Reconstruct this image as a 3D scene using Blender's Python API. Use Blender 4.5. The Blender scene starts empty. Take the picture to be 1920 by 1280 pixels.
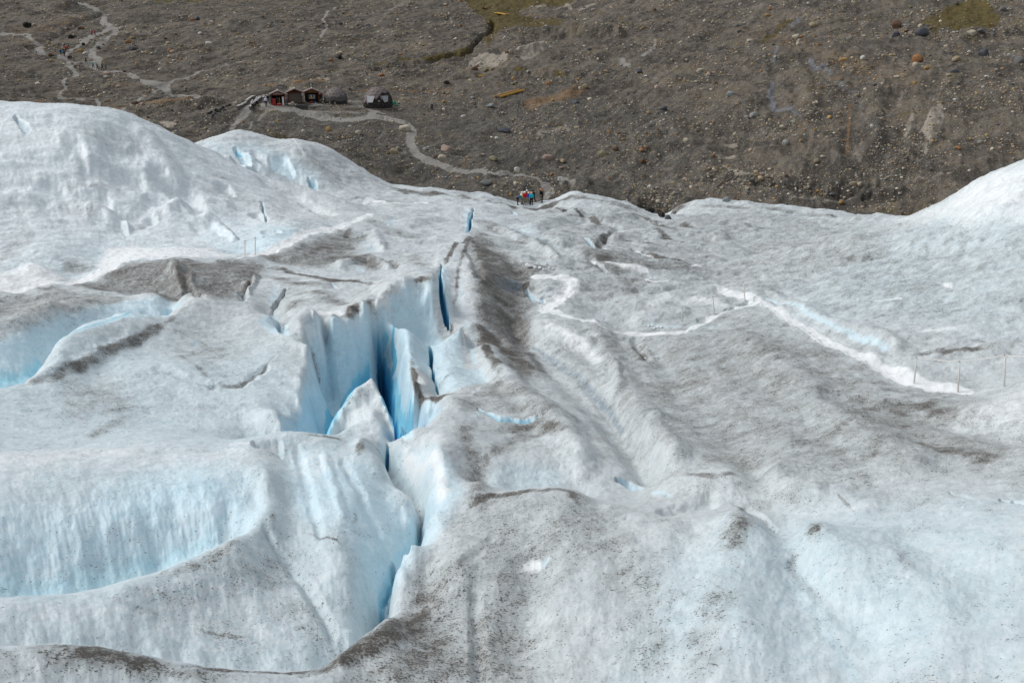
EXPOSURE = 0.07
import bpy, bmesh, math, random
import numpy as np
from mathutils import Vector, Matrix

DENS = 1.0                      # tessellation density of the two terrain sheets
# ------------------------------------------------------------------ camera numbers
W0, H0, LENS = 1920.0, 1280.0, 35.0
FPX = LENS / 36.0 * W0
PITCH = math.radians(19.0)
CP, SP = math.cos(PITCH), math.sin(PITCH)

def px_dir(u, v):
    """direction of a picture point as (azimuth, tangent of elevation)"""
    u = np.asarray(u, float); v = np.asarray(v, float)
    a = (u - W0 / 2) / FPX; b = -(v - H0 / 2) / FPX
    y = CP + b * SP; z = -SP + b * CP
    h = np.hypot(a, y)
    return np.arctan2(a, y), z / h

# ------------------------------------------------------------------ noise
def _hash(ix, iy, seed):
    n = (ix * 374761393 + iy * 668265263 + seed * 974711) & 0xFFFFFFFF
    n = ((n ^ (n >> 13)) * 1274126177) & 0xFFFFFFFF
    n = (n ^ (n >> 16)) & 0xFFFFFFFF
    return n

def noise(x, y, seed=0):
    x = np.asarray(x, np.float64); y = np.asarray(y, np.float64)
    ix = np.floor(x).astype(np.int64); iy = np.floor(y).astype(np.int64)
    fx = x - ix; fy = y - iy
    sx = fx * fx * fx * (fx * (fx * 6 - 15) + 10); sy = fy * fy * fy * (fy * (fy * 6 - 15) + 10)
    def g(ox, oy):
        a = _hash(ix + ox, iy + oy, seed).astype(np.float64) * (2 * math.pi / 4294967296.0)
        return np.cos(a) * (fx - ox) + np.sin(a) * (fy - oy)
    a = g(0, 0); b = g(1, 0); c = g(0, 1); d = g(1, 1)
    t = a + (b - a) * sx
    return (t + (c + (d - c) * sx - t) * sy) * 1.5

def fbm(x, y, octv=4, seed=0, gain=0.5, lac=2.03):
    s = 0; amp = 1.0
    for i in range(octv):
        s = s + amp * noise(x, y, seed + 17 * i); x = x * lac + 3.7; y = y * lac - 1.9; amp *= gain
    return s

def ridged(x, y, octv=4, seed=0):
    s = 0; amp = 1.0
    for i in range(octv):
        s = s + amp * (1 - 2 * np.abs(noise(x, y, seed + 31 * i))); x = x * 2.07 + 5.1; y = y * 2.07 + 1.3; amp *= 0.5
    return s

def sstep(a, b, x):
    t = np.clip((x - a) / (b - a), 0, 1)
    return t * t * (3 - 2 * t)

# ------------------------------------------------------------------ smooth surface through survey points
KAZ = 2.5
class Spline:
    def __init__(self, pts, lam=1.5e-6):
        p = np.array(pts, float)
        az, te = px_dir(p[:, 0], p[:, 1])
        X = np.c_[az * KAZ, np.log(p[:, 2])]
        n = len(X)
        A = self.k(X, X) + lam * np.eye(n) * n * 0.01
        P = np.c_[np.ones(n), X]
        M = np.zeros((n + 3, n + 3)); M[:n, :n] = A; M[:n, n:] = P; M[n:, :n] = P.T
        self.w = np.linalg.solve(M, np.r_[te, 0, 0, 0]); self.X = X
    @staticmethod
    def k(A, B):
        d2 = ((A[:, None, :] - B[None, :, :]) ** 2).sum(-1) + 1e-12
        return 0.5 * d2 * np.log(d2)
    def __call__(self, az, lr):
        Q = np.c_[np.ravel(az) * KAZ, np.ravel(lr)]
        out = np.empty(len(Q))
        for i in range(0, len(Q), 6000):
            q = Q[i:i + 6000]
            out[i:i + 6000] = self.k(q, self.X) @ self.w[:-3] + self.w[-3] + q @ self.w[-2:]
        return out.reshape(np.shape(az))

def curve(pts, step=30):
    out = []
    for (a, b) in zip(pts[:-1], pts[1:]):
        n = max(1, int(round(math.hypot(b[0] - a[0], b[1] - a[1]) / step)))
        for i in range(n):
            t = i / n
            out.append((a[0] + (b[0] - a[0]) * t, a[1] + (b[1] - a[1]) * t, math.exp(math.log(a[2]) * (1 - t) + math.log(b[2]) * t)))
    out.append(tuple(pts[-1]))
    return out

def upsample(C, caz, clr, az, lr):
    """bicubic (Catmull-Rom) upsampling of a regular coarse grid to the separable fine grid"""
    def wts(c, f):
        t = (f - c[0]) / (c[1] - c[0]); i = np.clip(np.floor(t).astype(int), 1, len(c) - 3); t = t - i
        w = np.stack([-0.5 * t + t * t - 0.5 * t ** 3, 1 - 2.5 * t * t + 1.5 * t ** 3, 0.5 * t + 2 * t * t - 1.5 * t ** 3, -0.5 * t * t + 0.5 * t ** 3])
        return i, w
    i, w = wts(caz, az)
    T = sum(w[k][:, None] * C[i + k - 1, :] for k in range(4))
    j, w = wts(clr, lr)
    return sum(w[k][None, :] * T[:, j + k - 1] for k in range(4))

# ------------------------------------------------------------------ survey of the glacier: (picture column, picture row, distance)
GP = []
def cv(*p, step=30): GP.extend(curve(list(p), step))
def lip(*p, dv=22, dr=.012, back=.012, step=22):
    """sharp lip along a crest: the face drops just in front of it, the top runs on just behind it"""
    for u, v, r in curve(list(p), step):
        GP.append((u, v, r)); GP.append((u, v + dv, r * (1 - dr))); GP.append((u, v - 2.5, r * (1 + back)))
def col(u, *vr): GP.extend([(u, v, r) for v, r in vr])

for u in (-250, -50, 150, 350, 550, 750, 950, 1150, 1350, 1550, 1750, 1950, 2150):
    GP.append((u, 1450, 9.6)); GP.append((u, 1600, 7.4)); GP.append((u, 1760, 5.4))
# --- near brown ridge and the long slope of the right bank
cv((-250, 1215, 13), (0, 1213, 12.8), (100, 1207, 12.8), (180, 1211, 12.8), (260, 1224, 12.6), (330, 1239, 12.5), (380, 1249, 12.4), (450, 1255, 12.4), (520, 1258, 12.4), (580, 1255, 12.5), (620, 1243, 12.8), (650, 1226, 13.2), (690, 1196, 13.9), (716, 1168, 14.5))
cv((-250, 1290, 11.4), (0, 1290, 11.6), (300, 1300, 11.4), (550, 1310, 11.3), (680, 1280, 11.9), (900, 1280, 12), (1100, 1280, 12), (1300, 1280, 12), (1385, 1275, 12), (1600, 1280, 12.2), (1920, 1280, 12.2), (2150, 1280, 12.2), step=110)
cv((-250, 1240, 13.5), (0, 1238, 13.4), (150, 1236, 13.4), (300, 1262, 13.2), (450, 1276, 13.1), (580, 1274, 13.3), (640, 1258, 13.9), (700, 1205, 14.9))
# second ridge, its crest and near face
cv((-250, 1200, 14), (0, 1198, 14), (150, 1196, 14), (300, 1224, 13.8), (450, 1240, 13.8), (580, 1236, 14), (660, 1190, 14.9), step=70)
cv((-250, 1120, 15.2), (0, 1119, 15.2), (130, 1114, 15.3), (200, 1102, 15.6), (250, 1088, 15.9), (300, 1074, 16.2), (350, 1053, 16.7), (400, 1030, 17.3), (440, 1009, 17.9), (470, 995, 18.4), (500, 999, 18.5))
cv((300, 1150, 14.9), (450, 1120, 15.8), (560, 1115, 16.2), (640, 1130, 16), step=60)
cv((-250, 1150, 16.8), (0, 1150, 16.8), (150, 1140, 17), (250, 1115, 17.6), (300, 1100, 17.9), (360, 1074, 18.3), (400, 1055, 18.6), (450, 1020, 19.0))
# blue scoop wall of the big left ridge, its crest
cv((-250, 1108, 18.3), (0, 1108, 18.3), (150, 1100, 18.4), (250, 1075, 18.8), (300, 1058, 19.0), (400, 1010, 19.3), (450, 985, 19.4), step=50)
cv((-250, 1030, 19.2), (0, 1030, 19.2), (150, 1015, 19.3), (300, 985, 19.7), (400, 955, 19.9), (480, 945, 20.1), step=60)
cv((-250, 950, 20.3), (0, 950, 20.3), (150, 925, 20.7), (300, 900, 21.3), (420, 882, 21.6), step=60)
cv((-250, 890, 21.9), (0, 888, 21.9), (150, 870, 22.4), (300, 855, 23), (420, 850, 23.2), step=60)
cv((-250, 850, 23.5), (0, 848, 23.5), (100, 840, 24), (200, 834, 24.4), (300, 822, 25), (430, 826, 25), (480, 820, 25.3), (540, 813, 25.6), (600, 815, 25.6), (640, 822, 25.3), (655, 831, 25), (675, 821, 25.1), (695, 842, 24.6), (720, 868, 24.1))
# nose of the ridge, falling right into the fissure
col(500, (1060, 17.2), (960, 19.2), (890, 21))
col(540, (1020, 18.4), (940, 20.4), (870, 23))
col(600, (1180, 15), (1060, 17.3), (980, 19.2), (910, 21.2), (850, 23.6))
col(650, (1100, 16.4), (1010, 18.4), (930, 20.6), (870, 23))
col(690, (1150, 16.4), (1060, 18.1), (980, 19.8), (920, 21.4), (876, 23))
col(720, (1130, 17.3), (1060, 18.6), (980, 20.2), (925, 21.9))
col(750, (1035, 19.6), (960, 21.1), (920, 22.5))
col(775, (985, 20.7), (940, 21.9))
cv((713, 1225, 15.9), (722, 1185, 16.7), (738, 1125, 17.9), (765, 1080, 19), (792, 1040, 20.6), (792, 975, 22.3), (757, 930, 23.7), (724, 895, 24.8), (722, 862, 25.6))
# bank right of the fissure
col(760, (1170, 14.5), (1110, 15.6), (1060, 16.6), (1032, 17.3))
col(740, (1130, 15.5), (1095, 16.2), (1082, 16.6))
col(800, (1160, 14.7), (1080, 16.3), (1020, 18), (985, 19.4), (940, 21), (890, 22.6), (845, 24.2), (800, 26.6))
col(850, (1180, 14), (1060, 16.2), (970, 19), (910, 20.9), (860, 22.8), (805, 25.4), (765, 28.3))
col(900, (1120, 15), (1020, 17.3), (930, 20), (905, 21.5), (860, 23.6), (800, 26.6), (765, 29.3), (742, 31.5))
cv((750, 822, 25.6), (765, 815, 26), (790, 800, 26.6), (808, 786, 27.3), (824, 772, 28), (835, 752, 29.5), (850, 738, 31), (900, 728, 33), (930, 706, 36))
cv((745, 840, 27), (770, 835, 28), (795, 822, 28.6), (815, 805, 29.5))
# shoulder, hollow behind it, mound
cv((880, 936, 19.8), (960, 918, 20.7), (1050, 915, 21.1), (1085, 925, 20.9), (1120, 946, 20.2))
cv((900, 915, 21.6), (960, 925, 22), (1050, 924, 22.4), (1090, 936, 22), step=50)
cv((930, 900, 22.5), (1000, 905, 23), (1080, 906, 23.2), step=50)
cv((930, 862, 23.7), (1000, 858, 24.3), (1080, 868, 24.4), step=50)
cv((930, 815, 26.2), (1000, 815, 26.8), (1070, 820, 27), (1120, 845, 26), step=50)
cv((930, 745, 31), (980, 755, 31), (1030, 765, 30.5), (1080, 795, 28.6), (1130, 838, 26.6), (1170, 880, 24.4), step=40)
cv((960, 640, 46.5), (1000, 668, 43), (1040, 700, 39.5), (1090, 740, 35.5), (1150, 792, 31.2), (1185, 840, 27.8), (1215, 890, 25))
cv((1130, 905, 23.2), (1175, 912, 23.2), (1215, 922, 22.6), (1260, 928, 22), step=40)
# right plain
cv((1300, 905, 22.6), (1450, 890, 23), (1600, 880, 23.6), (1750, 890, 23.4), (1920, 880, 24), (2150, 880, 24), step=80)
cv((1250, 850, 25.6), (1400, 840, 26.2), (1600, 842, 26), (1800, 845, 26), (2150, 845, 26.5), step=80)
cv((1230, 790, 30), (1400, 780, 30.8), (1600, 785, 30), (1750, 780, 30.6), (1850, 775, 31), (2150, 770, 32), step=80)
cv((1190, 730, 36), (1300, 725, 36), (1450, 735, 34.6), (1600, 740, 34), (1700, 745, 34), (1790, 750, 34), (1860, 742, 34.6), (1920, 725, 35), (2150, 705, 36), step=70)
cv((1110, 670, 44), (1200, 680, 41.5), (1300, 670, 42), (1400, 660, 42.5), (1500, 675, 40), (1600, 690, 39), (1690, 722, 37.5), (1797, 736, 36.8), (1850, 730, 36.6), (1920, 708, 37.4), (2150, 690, 38), step=60)
cv((1630, 655, 41.5), (1700, 690, 39.3), (1800, 710, 38.6), (1920, 692, 39.4), (2150, 670, 40), step=60)
cv((1130, 615, 50.5), (1200, 632, 48), (1300, 615, 50), (1370, 590, 53), (1430, 562, 56.5))
cv((1430, 566, 56), (1500, 605, 49.5), (1560, 637, 45), (1620, 658, 42.4), (1655, 682, 40.2), (1700, 706, 38.6), (1760, 724, 37.4), (1830, 735, 36.8))
cv((1445, 556, 58), (1510, 590, 51.5), (1570, 618, 47), (1640, 640, 43.5), (1720, 660, 41.8), (1920, 645, 43), (2150, 625, 44), step=60)
col(1500, (545, 60), (515, 68), (470, 85))
col(1600, (590, 51), (540, 58), (500, 68), (455, 82))
col(1700, (600, 48), (540, 56), (490, 65), (445, 76))
col(1800, (600, 47), (540, 54), (490, 61), (440, 69))
col(1900, (590, 47), (530, 53), (480, 58.5), (440, 63.5), (420, 68))
col(2100, (590, 47), (530, 53), (480, 58.5), (440, 63))
cv((1690, 411, 112), (1740, 400, 96), (1790, 374, 90), (1840, 346, 86), (1880, 329, 84), (1920, 321, 82), (2000, 308, 80), (2150, 298, 80))
cv((1740, 424, 84), (1800, 402, 78), (1860, 378, 75), (1920, 362, 74), (2150, 344, 72), step=50)
cv((1700, 435, 140), (1760, 425, 118), (1840, 375, 112), (1920, 350, 110), (2150, 330, 110), step=60)
cv((1840, 450, 135), (1920, 430, 135), (2150, 420, 140), step=80)
# middle-right: path hill, valley beyond it, brown valley
cv((1330, 535, 66), (1380, 545, 61), (1420, 553, 58))
cv((1130, 590, 54), (1200, 575, 57), (1270, 565, 59), (1340, 572, 57), (1400, 572, 56), step=50)
cv((1080, 560, 58), (1150, 560, 58.5), (1220, 548, 62), (1300, 532, 66), step=50)
cv((1010, 640, 46.5), (1060, 655, 45), (1120, 700, 39.5), (1170, 750, 34.8), step=45)
cv((1000, 610, 49), (1060, 610, 49.6), (1110, 640, 46.5), step=45)
cv((1020, 575, 54), (1060, 560, 56), (1080, 535, 60), (1060, 517, 63), (1000, 516, 63))
cv((985, 545, 60), (992, 560, 56), (1010, 572, 54.2), step=20)
cv((1110, 500, 69), (1200, 505, 70), (1300, 505, 74), (1400, 500, 78), step=50)
cv((1110, 470, 78), (1200, 480, 80), (1300, 480, 84), (1400, 470, 89), step=50)
cv((1050, 430, 98), (1130, 455, 88), (1200, 450, 93), (1300, 440, 100), (1400, 430, 106), (1500, 435, 104), (1600, 440, 96), step=50)
cv((1000, 400, 122), (1080, 390, 124), (1150, 410, 114), (1220, 425, 110), (1300, 405, 122), (1400, 405, 124), (1500, 410, 122), (1600, 422, 110), step=50)
cv((1000, 386, 140), (1040, 379, 140), (1075, 363, 138), (1120, 372, 137), (1180, 386, 136), (1225, 402, 134), (1258, 409, 134), (1267, 392, 136), (1300, 380, 140), (1350, 380, 140), (1400, 384, 140), (1480, 390, 138), (1560, 400, 134), (1610, 409, 128), (1650, 408, 122), (1690, 409, 114))
# the edge behind the people, left plateau
cv((680, 316, 138), (720, 340, 139), (760, 353, 140), (800, 358, 140), (850, 362, 140), (900, 365, 140), (940, 376, 139), (970, 386, 138), (1000, 387, 139))
cv((620, 380, 114), (680, 388, 112), (740, 375, 122), (800, 376, 126), (860, 376, 128), (920, 385, 126), step=50)
cv((700, 400, 104), (760, 400, 106), (820, 405, 106), (880, 400, 110), (940, 410, 108), step=50)
cv((650, 423, 84), (700, 415, 90), (760, 425, 90), (820, 430, 92), (860, 425, 95), (900, 440, 90), (960, 440, 94), step=50)
cv((600, 470, 70), (660, 460, 74), (720, 460, 75), (790, 460, 78), (850, 455, 80), (900, 470, 78), (960, 480, 76), step=50)
cv((600, 505, 61), (650, 500, 62.5), (700, 515, 59), (760, 500, 62), (810, 495, 64), step=50)
# blade J and brown valley
cv((885, 452, 80), (868, 480, 66), (858, 510, 58), (854, 545, 53), (853, 575, 49.5), (862, 605, 46.3), step=16)
cv((872, 490, 64), (868, 515, 57.4), (866, 548, 52.6), (868, 580, 49), step=18)
cv((905, 520, 57), (915, 560, 52.5), (930, 600, 48.8), (950, 635, 45.5))
cv((935, 510, 62), (950, 550, 57), (965, 590, 52.5), (985, 630, 48))
cv((980, 490, 70), (970, 520, 64), (990, 600, 52), step=40)
# back wall G: crest, plate behind, wall foot
lip((597, 600, 41), (640, 600, 41.5), (655, 596, 42), (671, 566, 44), (685, 575, 43.6), (708, 562, 45), (735, 541, 46), (757, 523, 47.5), (790, 520, 48.2), (814, 523, 48))
cv((610, 575, 45), (650, 570, 46), (690, 555, 48), (735, 525, 51), (770, 512, 53), (810, 510, 54), step=40)
cv((560, 600, 43), (540, 570, 46), (600, 545, 50), (660, 535, 52), (720, 518, 56), step=50)
cv((612, 650, 41), (650, 640, 41.2), (690, 615, 43), (735, 590, 45.3), (770, 570, 46.5), (805, 565, 46.8), step=40)
cv((615, 720, 40), (650, 700, 40.3), (690, 665, 42), (720, 640, 44), step=40)
cv((755, 640, 44.6), (785, 640, 45.2), (800, 610, 46), step=40)
cv((605, 805, 37.5), (640, 780, 38.5), (668, 735, 40), (688, 700, 41.5), step=25)
cv((605, 840, 33), (640, 850, 31), (665, 800, 34), (690, 745, 36), step=25)
cv((712, 690, 44), (720, 760, 41), (735, 810, 36), (750, 860, 31))
cv((480, 845, 26.8), (540, 852, 28), (600, 855, 28.6), (640, 852, 27.8), step=40)
# plate H
cv((-250, 800, 27), (0, 800, 27), (200, 800, 27.4), (400, 800, 28), (500, 805, 28), (532, 811, 27.9), step=70)
cv((-250, 755, 29.5), (0, 757, 29.5), (200, 745, 30.8), (400, 740, 31), (500, 750, 30.6), (558, 750, 31), step=70)
cv((-250, 728, 31.6), (0, 727, 31.6), (45, 718, 32.4), (75, 690, 34.2), (103, 652, 37), (147, 622, 39.4), (220, 599, 41.6), (300, 597, 42), (325, 585, 43.4), (340, 566, 45.6), (372, 552, 47.6), (420, 555, 47.4), (480, 570, 45.6), (510, 590, 43.2), (545, 606, 41), (578, 632, 39))
cv((578, 637, 38.7), (581, 680, 35.7), (570, 722, 33), (550, 775, 30), (533, 811, 28), step=18)
cv((565, 640, 38.2), (566, 680, 35.4), (552, 722, 32.8), (530, 775, 29.7), step=22)
cv((150, 690, 34.2), (250, 650, 37.6), (350, 620, 40.4), (430, 600, 42.4), (500, 620, 40.4), step=50)
cv((250, 700, 33.4), (350, 680, 35), (450, 690, 34.6), (530, 690, 34.6), step=60)
# crevasse Q: foot and far wall
cv((-250, 750, 34), (0, 750, 34), (50, 742, 35), (90, 705, 37.2), (120, 670, 39.6), (160, 645, 41.5), (220, 625, 43.4), (300, 618, 44.2), (332, 600, 45.4))
cv((-250, 716, 37), (0, 716, 37), (50, 700, 37.8), (90, 668, 39.8), (130, 634, 42), (220, 592, 44.4), (300, 588, 45.2), (332, 570, 46.6), step=40)
cv((-250, 645, 39), (0, 640, 39), (50, 620, 40.2), (110, 593, 42.4), (220, 567, 46), (300, 560, 47), (336, 565, 47), step=40)
cv((-250, 600, 43), (0, 598, 43), (100, 570, 46), (200, 556, 48.6), step=60)
cv((-250, 552, 50), (0, 549, 50), (37, 555, 49.6), (90, 535, 52), (129, 537, 52), (173, 542, 51.4), (223, 548, 50.6), (240, 555, 49.6), (286, 551, 50), (336, 565, 48.2))
# snow ridge at the left, trough of the path
cv((-250, 560, 53), (0, 556, 53), (40, 560, 53), (90, 541, 55), (129, 542, 55), (200, 552, 54), (286, 562, 53), (340, 574, 51.6), (372, 564, 51.6), (430, 566, 51), step=50)
cv((-250, 530, 57.5), (0, 526, 57.5), (60, 520, 58), (110, 524, 58), step=40)
cv((-250, 516, 60), (0, 512, 60), (40, 498, 61), (65, 491, 61.5), (88, 500, 61), (110, 514, 60.5), (129, 525, 59.5))
cv((-250, 524, 63), (0, 520, 63), (65, 505, 64.5), (100, 516, 63.5), (132, 528, 61))
cv((132, 527, 60), (165, 518, 61.6), (220, 496, 65), (283, 473, 69.5), (340, 467, 71), (400, 470, 70), (430, 478, 67))
# brown mound R
cv((140, 531, 57), (190, 508, 60), (220, 496, 61.8), (260, 490, 62.8), (300, 488, 63), (340, 481, 64), (380, 483, 63.6), (430, 486, 62.8), (480, 482, 63.5), (500, 495, 62))
cv((250, 520, 57), (300, 522, 56.4), (340, 545, 53.6), (380, 535, 54.4), (430, 520, 56.4), (470, 520, 56.4), step=40)
cv((440, 550, 50.4), (475, 545, 51), (505, 560, 49), (510, 580, 47), step=30)
cv((500, 515, 57.6), (550, 530, 54.6), (540, 555, 50), (510, 600, 44.5), (535, 620, 42.5), step=40)
# path from the left railing up to the plateau
cv((440, 481, 65), (460, 478, 65.6), (515, 465, 68.6), (545, 450, 72), (569, 437, 76), (610, 429, 80), (645, 422, 84), (694, 402, 96))
cv((300, 458, 73), (360, 462, 73), (400, 462, 72.6), (450, 470, 70), (510, 450, 72), (560, 428, 78), step=40)
cv((400, 445, 76), (460, 440, 76), (520, 425, 79), (560, 415, 83), (620, 418, 86), step=40)
cv((450, 410, 84), (520, 413, 82.6), (540, 420, 80), step=40)
# the big left dome
cv((-250, 470, 71), (0, 470, 71), (100, 480, 69), (180, 470, 71.5), (240, 440, 76), (320, 430, 78), (400, 405, 83), (470, 415, 83), step=60)
cv((-250, 395, 79), (0, 395, 79), (100, 400, 79), (200, 395, 81), (300, 390, 84), (400, 395, 86), (480, 400, 88), (560, 405, 92), step=60)
cv((-250, 320, 86), (0, 320, 86), (150, 315, 87), (300, 320, 91), (400, 350, 93), (500, 375, 95), (580, 395, 98), step=60)
cv((-250, 250, 93), (0, 250, 93), (150, 250, 92), (270, 262, 97), (360, 295, 100), (450, 330, 102), (540, 365, 103), step=60)
cv((-250, 190, 101), (-100, 188, 101), (0, 195, 101), (60, 199, 100), (120, 200, 100), (150, 212, 98), (190, 212, 100), (235, 217, 102), (300, 241, 105), (360, 266, 107), (420, 296, 108), (500, 333, 110), (560, 353, 111), (620, 371, 112), (680, 385, 111), (710, 393, 108))
cv((-250, 225, 116), (0, 225, 116), (120, 230, 116), (235, 245, 116), (300, 270, 117), (360, 290, 118), (420, 318, 119), (500, 350, 120), (560, 366, 121), step=60)
cv((-250, 290, 140), (0, 290, 140), (120, 290, 140), (250, 290, 138), (330, 285, 136), step=70)
# second ridge behind the dome
cv((370, 268, 134), (440, 249, 136), (470, 251, 136), (520, 263, 137), (570, 265, 137), (620, 281, 138), (680, 316, 139))
cv((420, 285, 127), (480, 280, 130), (550, 285, 131), (620, 310, 131), (690, 345, 131), step=40)
cv((470, 312, 124), (540, 318, 125), (600, 330, 125), (660, 350, 126), (720, 362, 128), step=40)
cv((560, 346, 122.5), (620, 362, 121), (680, 372, 121), step=40)
# behind the edge everything dips under the moraine
cv((330, 300, 152), (440, 285, 152), (520, 300, 152), (600, 310, 152), (680, 350, 152), (760, 385, 152), (850, 395, 152), (940, 406, 152), (1000, 405, 152), (1075, 390, 152), (1180, 415, 150), (1258, 440, 150), (1300, 410, 152), (1400, 412, 152), (1500, 418, 152), (1600, 435, 152), (1690, 440, 152), step=60)
cv((-250, 330, 165), (0, 330, 165), (300, 330, 168), (600, 350, 168), (1000, 430, 168), (1400, 450, 168), (1700, 470, 168), (2150, 470, 168), step=120)
# fin C, blade D, hollow F, spike L, ridge M
lip((614, 812, 27.8), (625, 793, 28.2), (640, 772, 28.6), (655, 748, 29), (672, 733, 29.2), (690, 722, 29.4), (696, 712, 29.5), (703, 725, 29.3), (715, 745, 28.8), (728, 778, 28), (745, 800, 27), (758, 818, 26.2), dv=16, dr=.006, back=.02)
cv((640, 815, 27), (670, 790, 27.6), (700, 770, 28), (720, 805, 27), (735, 830, 26), step=25)
cv((665, 812, 26.4), (700, 815, 26.4), (715, 845, 25.6), step=25)
cv((838, 737, 31), (825, 740, 31.2), (800, 746, 31.6), (786, 738, 32.4), (777, 720, 33.6), (775, 692, 36), (770, 662, 38.6), (755, 632, 41.5), (742, 612, 44), step=14)
cv((820, 760, 30.6), (795, 764, 31), (774, 752, 31.9), (766, 722, 33.4), (764, 694, 35.6), (760, 664, 38.4), step=20)
cv((812, 780, 30.6), (785, 790, 31.6), (764, 770, 33.4), (756, 725, 36.4), (752, 685, 39.6), step=26)
cv((790, 815, 30.8), (765, 800, 32.5), (745, 750, 37), step=30)
cv((800, 720, 33.6), (790, 690, 36.4), (780, 655, 40), step=30)
cv((820, 745, 33.5), (812, 715, 36.4), (806, 680, 40), (806, 650, 43))
cv((840, 725, 33.6), (832, 695, 36.6), (825, 660, 40.5), (830, 638, 43.5))
cv((868, 617, 43.5), (862, 650, 41.8), (855, 690, 37.6), (870, 718, 34.4))
cv((835, 628, 45.4), (848, 630, 45), (858, 625, 44.6), step=10)
cv((892, 624, 45), (905, 648, 42.4), (920, 675, 39.6), (934, 700, 36.8))
cv((878, 650, 43.5), (887, 675, 40.6), (900, 700, 37.6), (915, 715, 35.8))
cv((940, 650, 44.4), (965, 690, 40), (985, 725, 35), step=40)
# lower right ridges
cv((1100, 1110, 14.9), (1200, 1120, 14.8), (1300, 1095, 15.3), (1380, 1080, 15.6), (1440, 1130, 14.7), (1490, 1170, 14.1), (1560, 1130, 14.8), (1640, 1195, 13.8), (1720, 1180, 14), (1850, 1170, 14.2), (2150, 1160, 14.4), step=60)
cv((1000, 1100, 15.3), (1000, 1000, 17.7), step=50)
cv((1120, 1020, 17), (1220, 1035, 16.8), (1310, 1000, 17.6), (1385, 968, 18.5), (1440, 1010, 17.3), (1490, 1040, 16.7), (1525, 987, 18), (1600, 1030, 17), (1680, 1065, 16.3), (1780, 1050, 16.7), (1920, 1020, 17.4), (2150, 1010, 17.6), step=45)
cv((1150, 960, 19.6), (1250, 970, 19.4), (1330, 960, 19.6), (1390, 958, 20), (1445, 985, 19.2), (1480, 990, 18.9), (1530, 978, 19.4), (1620, 975, 19.4), (1750, 965, 19.7), (1920, 955, 20), (2150, 950, 20), step=50)
cv((1290, 945, 21), (1370, 944, 21.2), (1430, 908, 23), (1480, 925, 22), (1550, 955, 20.6), (1620, 940, 21), (1720, 925, 21.6), (1820, 922, 21.6), (1920, 930, 21.4), (2150, 925, 21.6), step=50)
cv((1385, 1180, 13.4), (1365, 1240, 12.5), step=40)

GSP = Spline(GP)

# ------------------------------------------------------------------ survey of the moraine hillside
MP = []
def mcv(*p, step=60): MP.extend(curve(list(p), step))
mcv((-250, 330, 150), (0, 330, 150), (250, 320, 150), (440, 290, 146), (560, 300, 146), (680, 345, 146), (800, 375, 146), (985, 392, 146), (1075, 378, 146), (1180, 398, 146), (1258, 425, 144), (1300, 400, 148), (1500, 400, 148), (1700, 425, 148), (2150, 430, 150))
mcv((-250, 420, 122), (0, 420, 122), (440, 370, 122), (700, 420, 122), (1000, 460, 122), (1258, 490, 122), (1700, 500, 122), (2150, 500, 122), step=150)
mcv((-250, 255, 200), (0, 255, 200), (200, 245, 200), (330, 225, 198), (400, 205, 204), (440, 200, 207), (480, 199, 206), (525, 199, 207), (570, 203, 206), (620, 200, 209), (705, 206, 207), (760, 205, 210), (820, 215, 204))
mcv((340, 262, 170), (430, 250, 172), (520, 250, 174), (620, 262, 172), (720, 300, 168), (820, 335, 162))
mcv((440, 222, 191), (525, 218, 194), (600, 222, 193), (700, 228, 191), (770, 240, 188))
mcv((770, 260, 181), (790, 295, 172), (850, 322, 166), (950, 325, 164), (1020, 340, 158), (1050, 355, 154))
mcv((900, 350, 154), (985, 365, 150), (1120, 355, 152), (1200, 370, 151), (1300, 362, 154), (1400, 370, 153), (1500, 375, 153), (1600, 400, 152), (1700, 395, 156), (1800, 360, 160), (1920, 330, 168), (2150, 320, 170))
mcv((480, 185, 220), (560, 184, 222), (640, 183, 223), (740, 186, 222), (820, 190, 220))
mcv((-250, 200, 245), (0, 198, 248), (150, 195, 252), (300, 178, 258), (420, 170, 255), (500, 160, 252), (640, 150, 252), (760, 150, 252), (850, 145, 255))
mcv((870, 170, 235), (960, 172, 232), (1060, 180, 228), (1150, 190, 222), (1280, 200, 215))
mcv((900, 240, 195), (1000, 250, 190), (1150, 260, 186), (1280, 270, 182), (1400, 290, 177), (1550, 300, 174))
mcv((-250, 110, 350), (0, 112, 350), (170, 110, 345), (300, 105, 345), (420, 95, 340), (560, 90, 335), (700, 95, 318))
mcv((-250, 50, 430), (0, 50, 430), (200, 45, 425), (400, 30, 425), (600, 20, 430), (780, 25, 415))
mcv((-250, -10, 520), (200, -10, 520), (600, -20, 510), (900, -5, 480), (1100, -10, 450))
mcv((790, 110, 290), (900, 118, 278), (1000, 95, 286), (1100, 100, 276), (1200, 105, 268), (1300, 110, 262))
mcv((900, 135, 268), (1000, 120, 266), step=50)
mcv((880, 40, 375), (960, 45, 370), (1040, 48, 362), (1150, 40, 345), (1280, 40, 330))
mcv((880, 85, 315), (1020, 75, 312), (1160, 72, 305), step=70)
mcv((1280, -10, 390), (1500, -10, 350), (1700, -10, 330), (1920, -10, 320), (2150, -10, 320))
mcv((1400, 50, 305), (1550, 60, 292), (1700, 62, 286), (1800, 66, 283), (1920, 60, 284), (2150, 60, 284))
mcv((1400, 120, 250), (1550, 110, 248), (1700, 110, 246), (1920, 120, 240), (2150, 120, 240))
mcv((1400, 200, 208), (1550, 190, 207), (1650, 200, 203), (1750, 190, 206), (1920, 200, 202), (2150, 200, 202))
mcv((1650, 280, 180), (1750, 270, 184), (1850, 270, 182), (2150, 270, 182))
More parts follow.
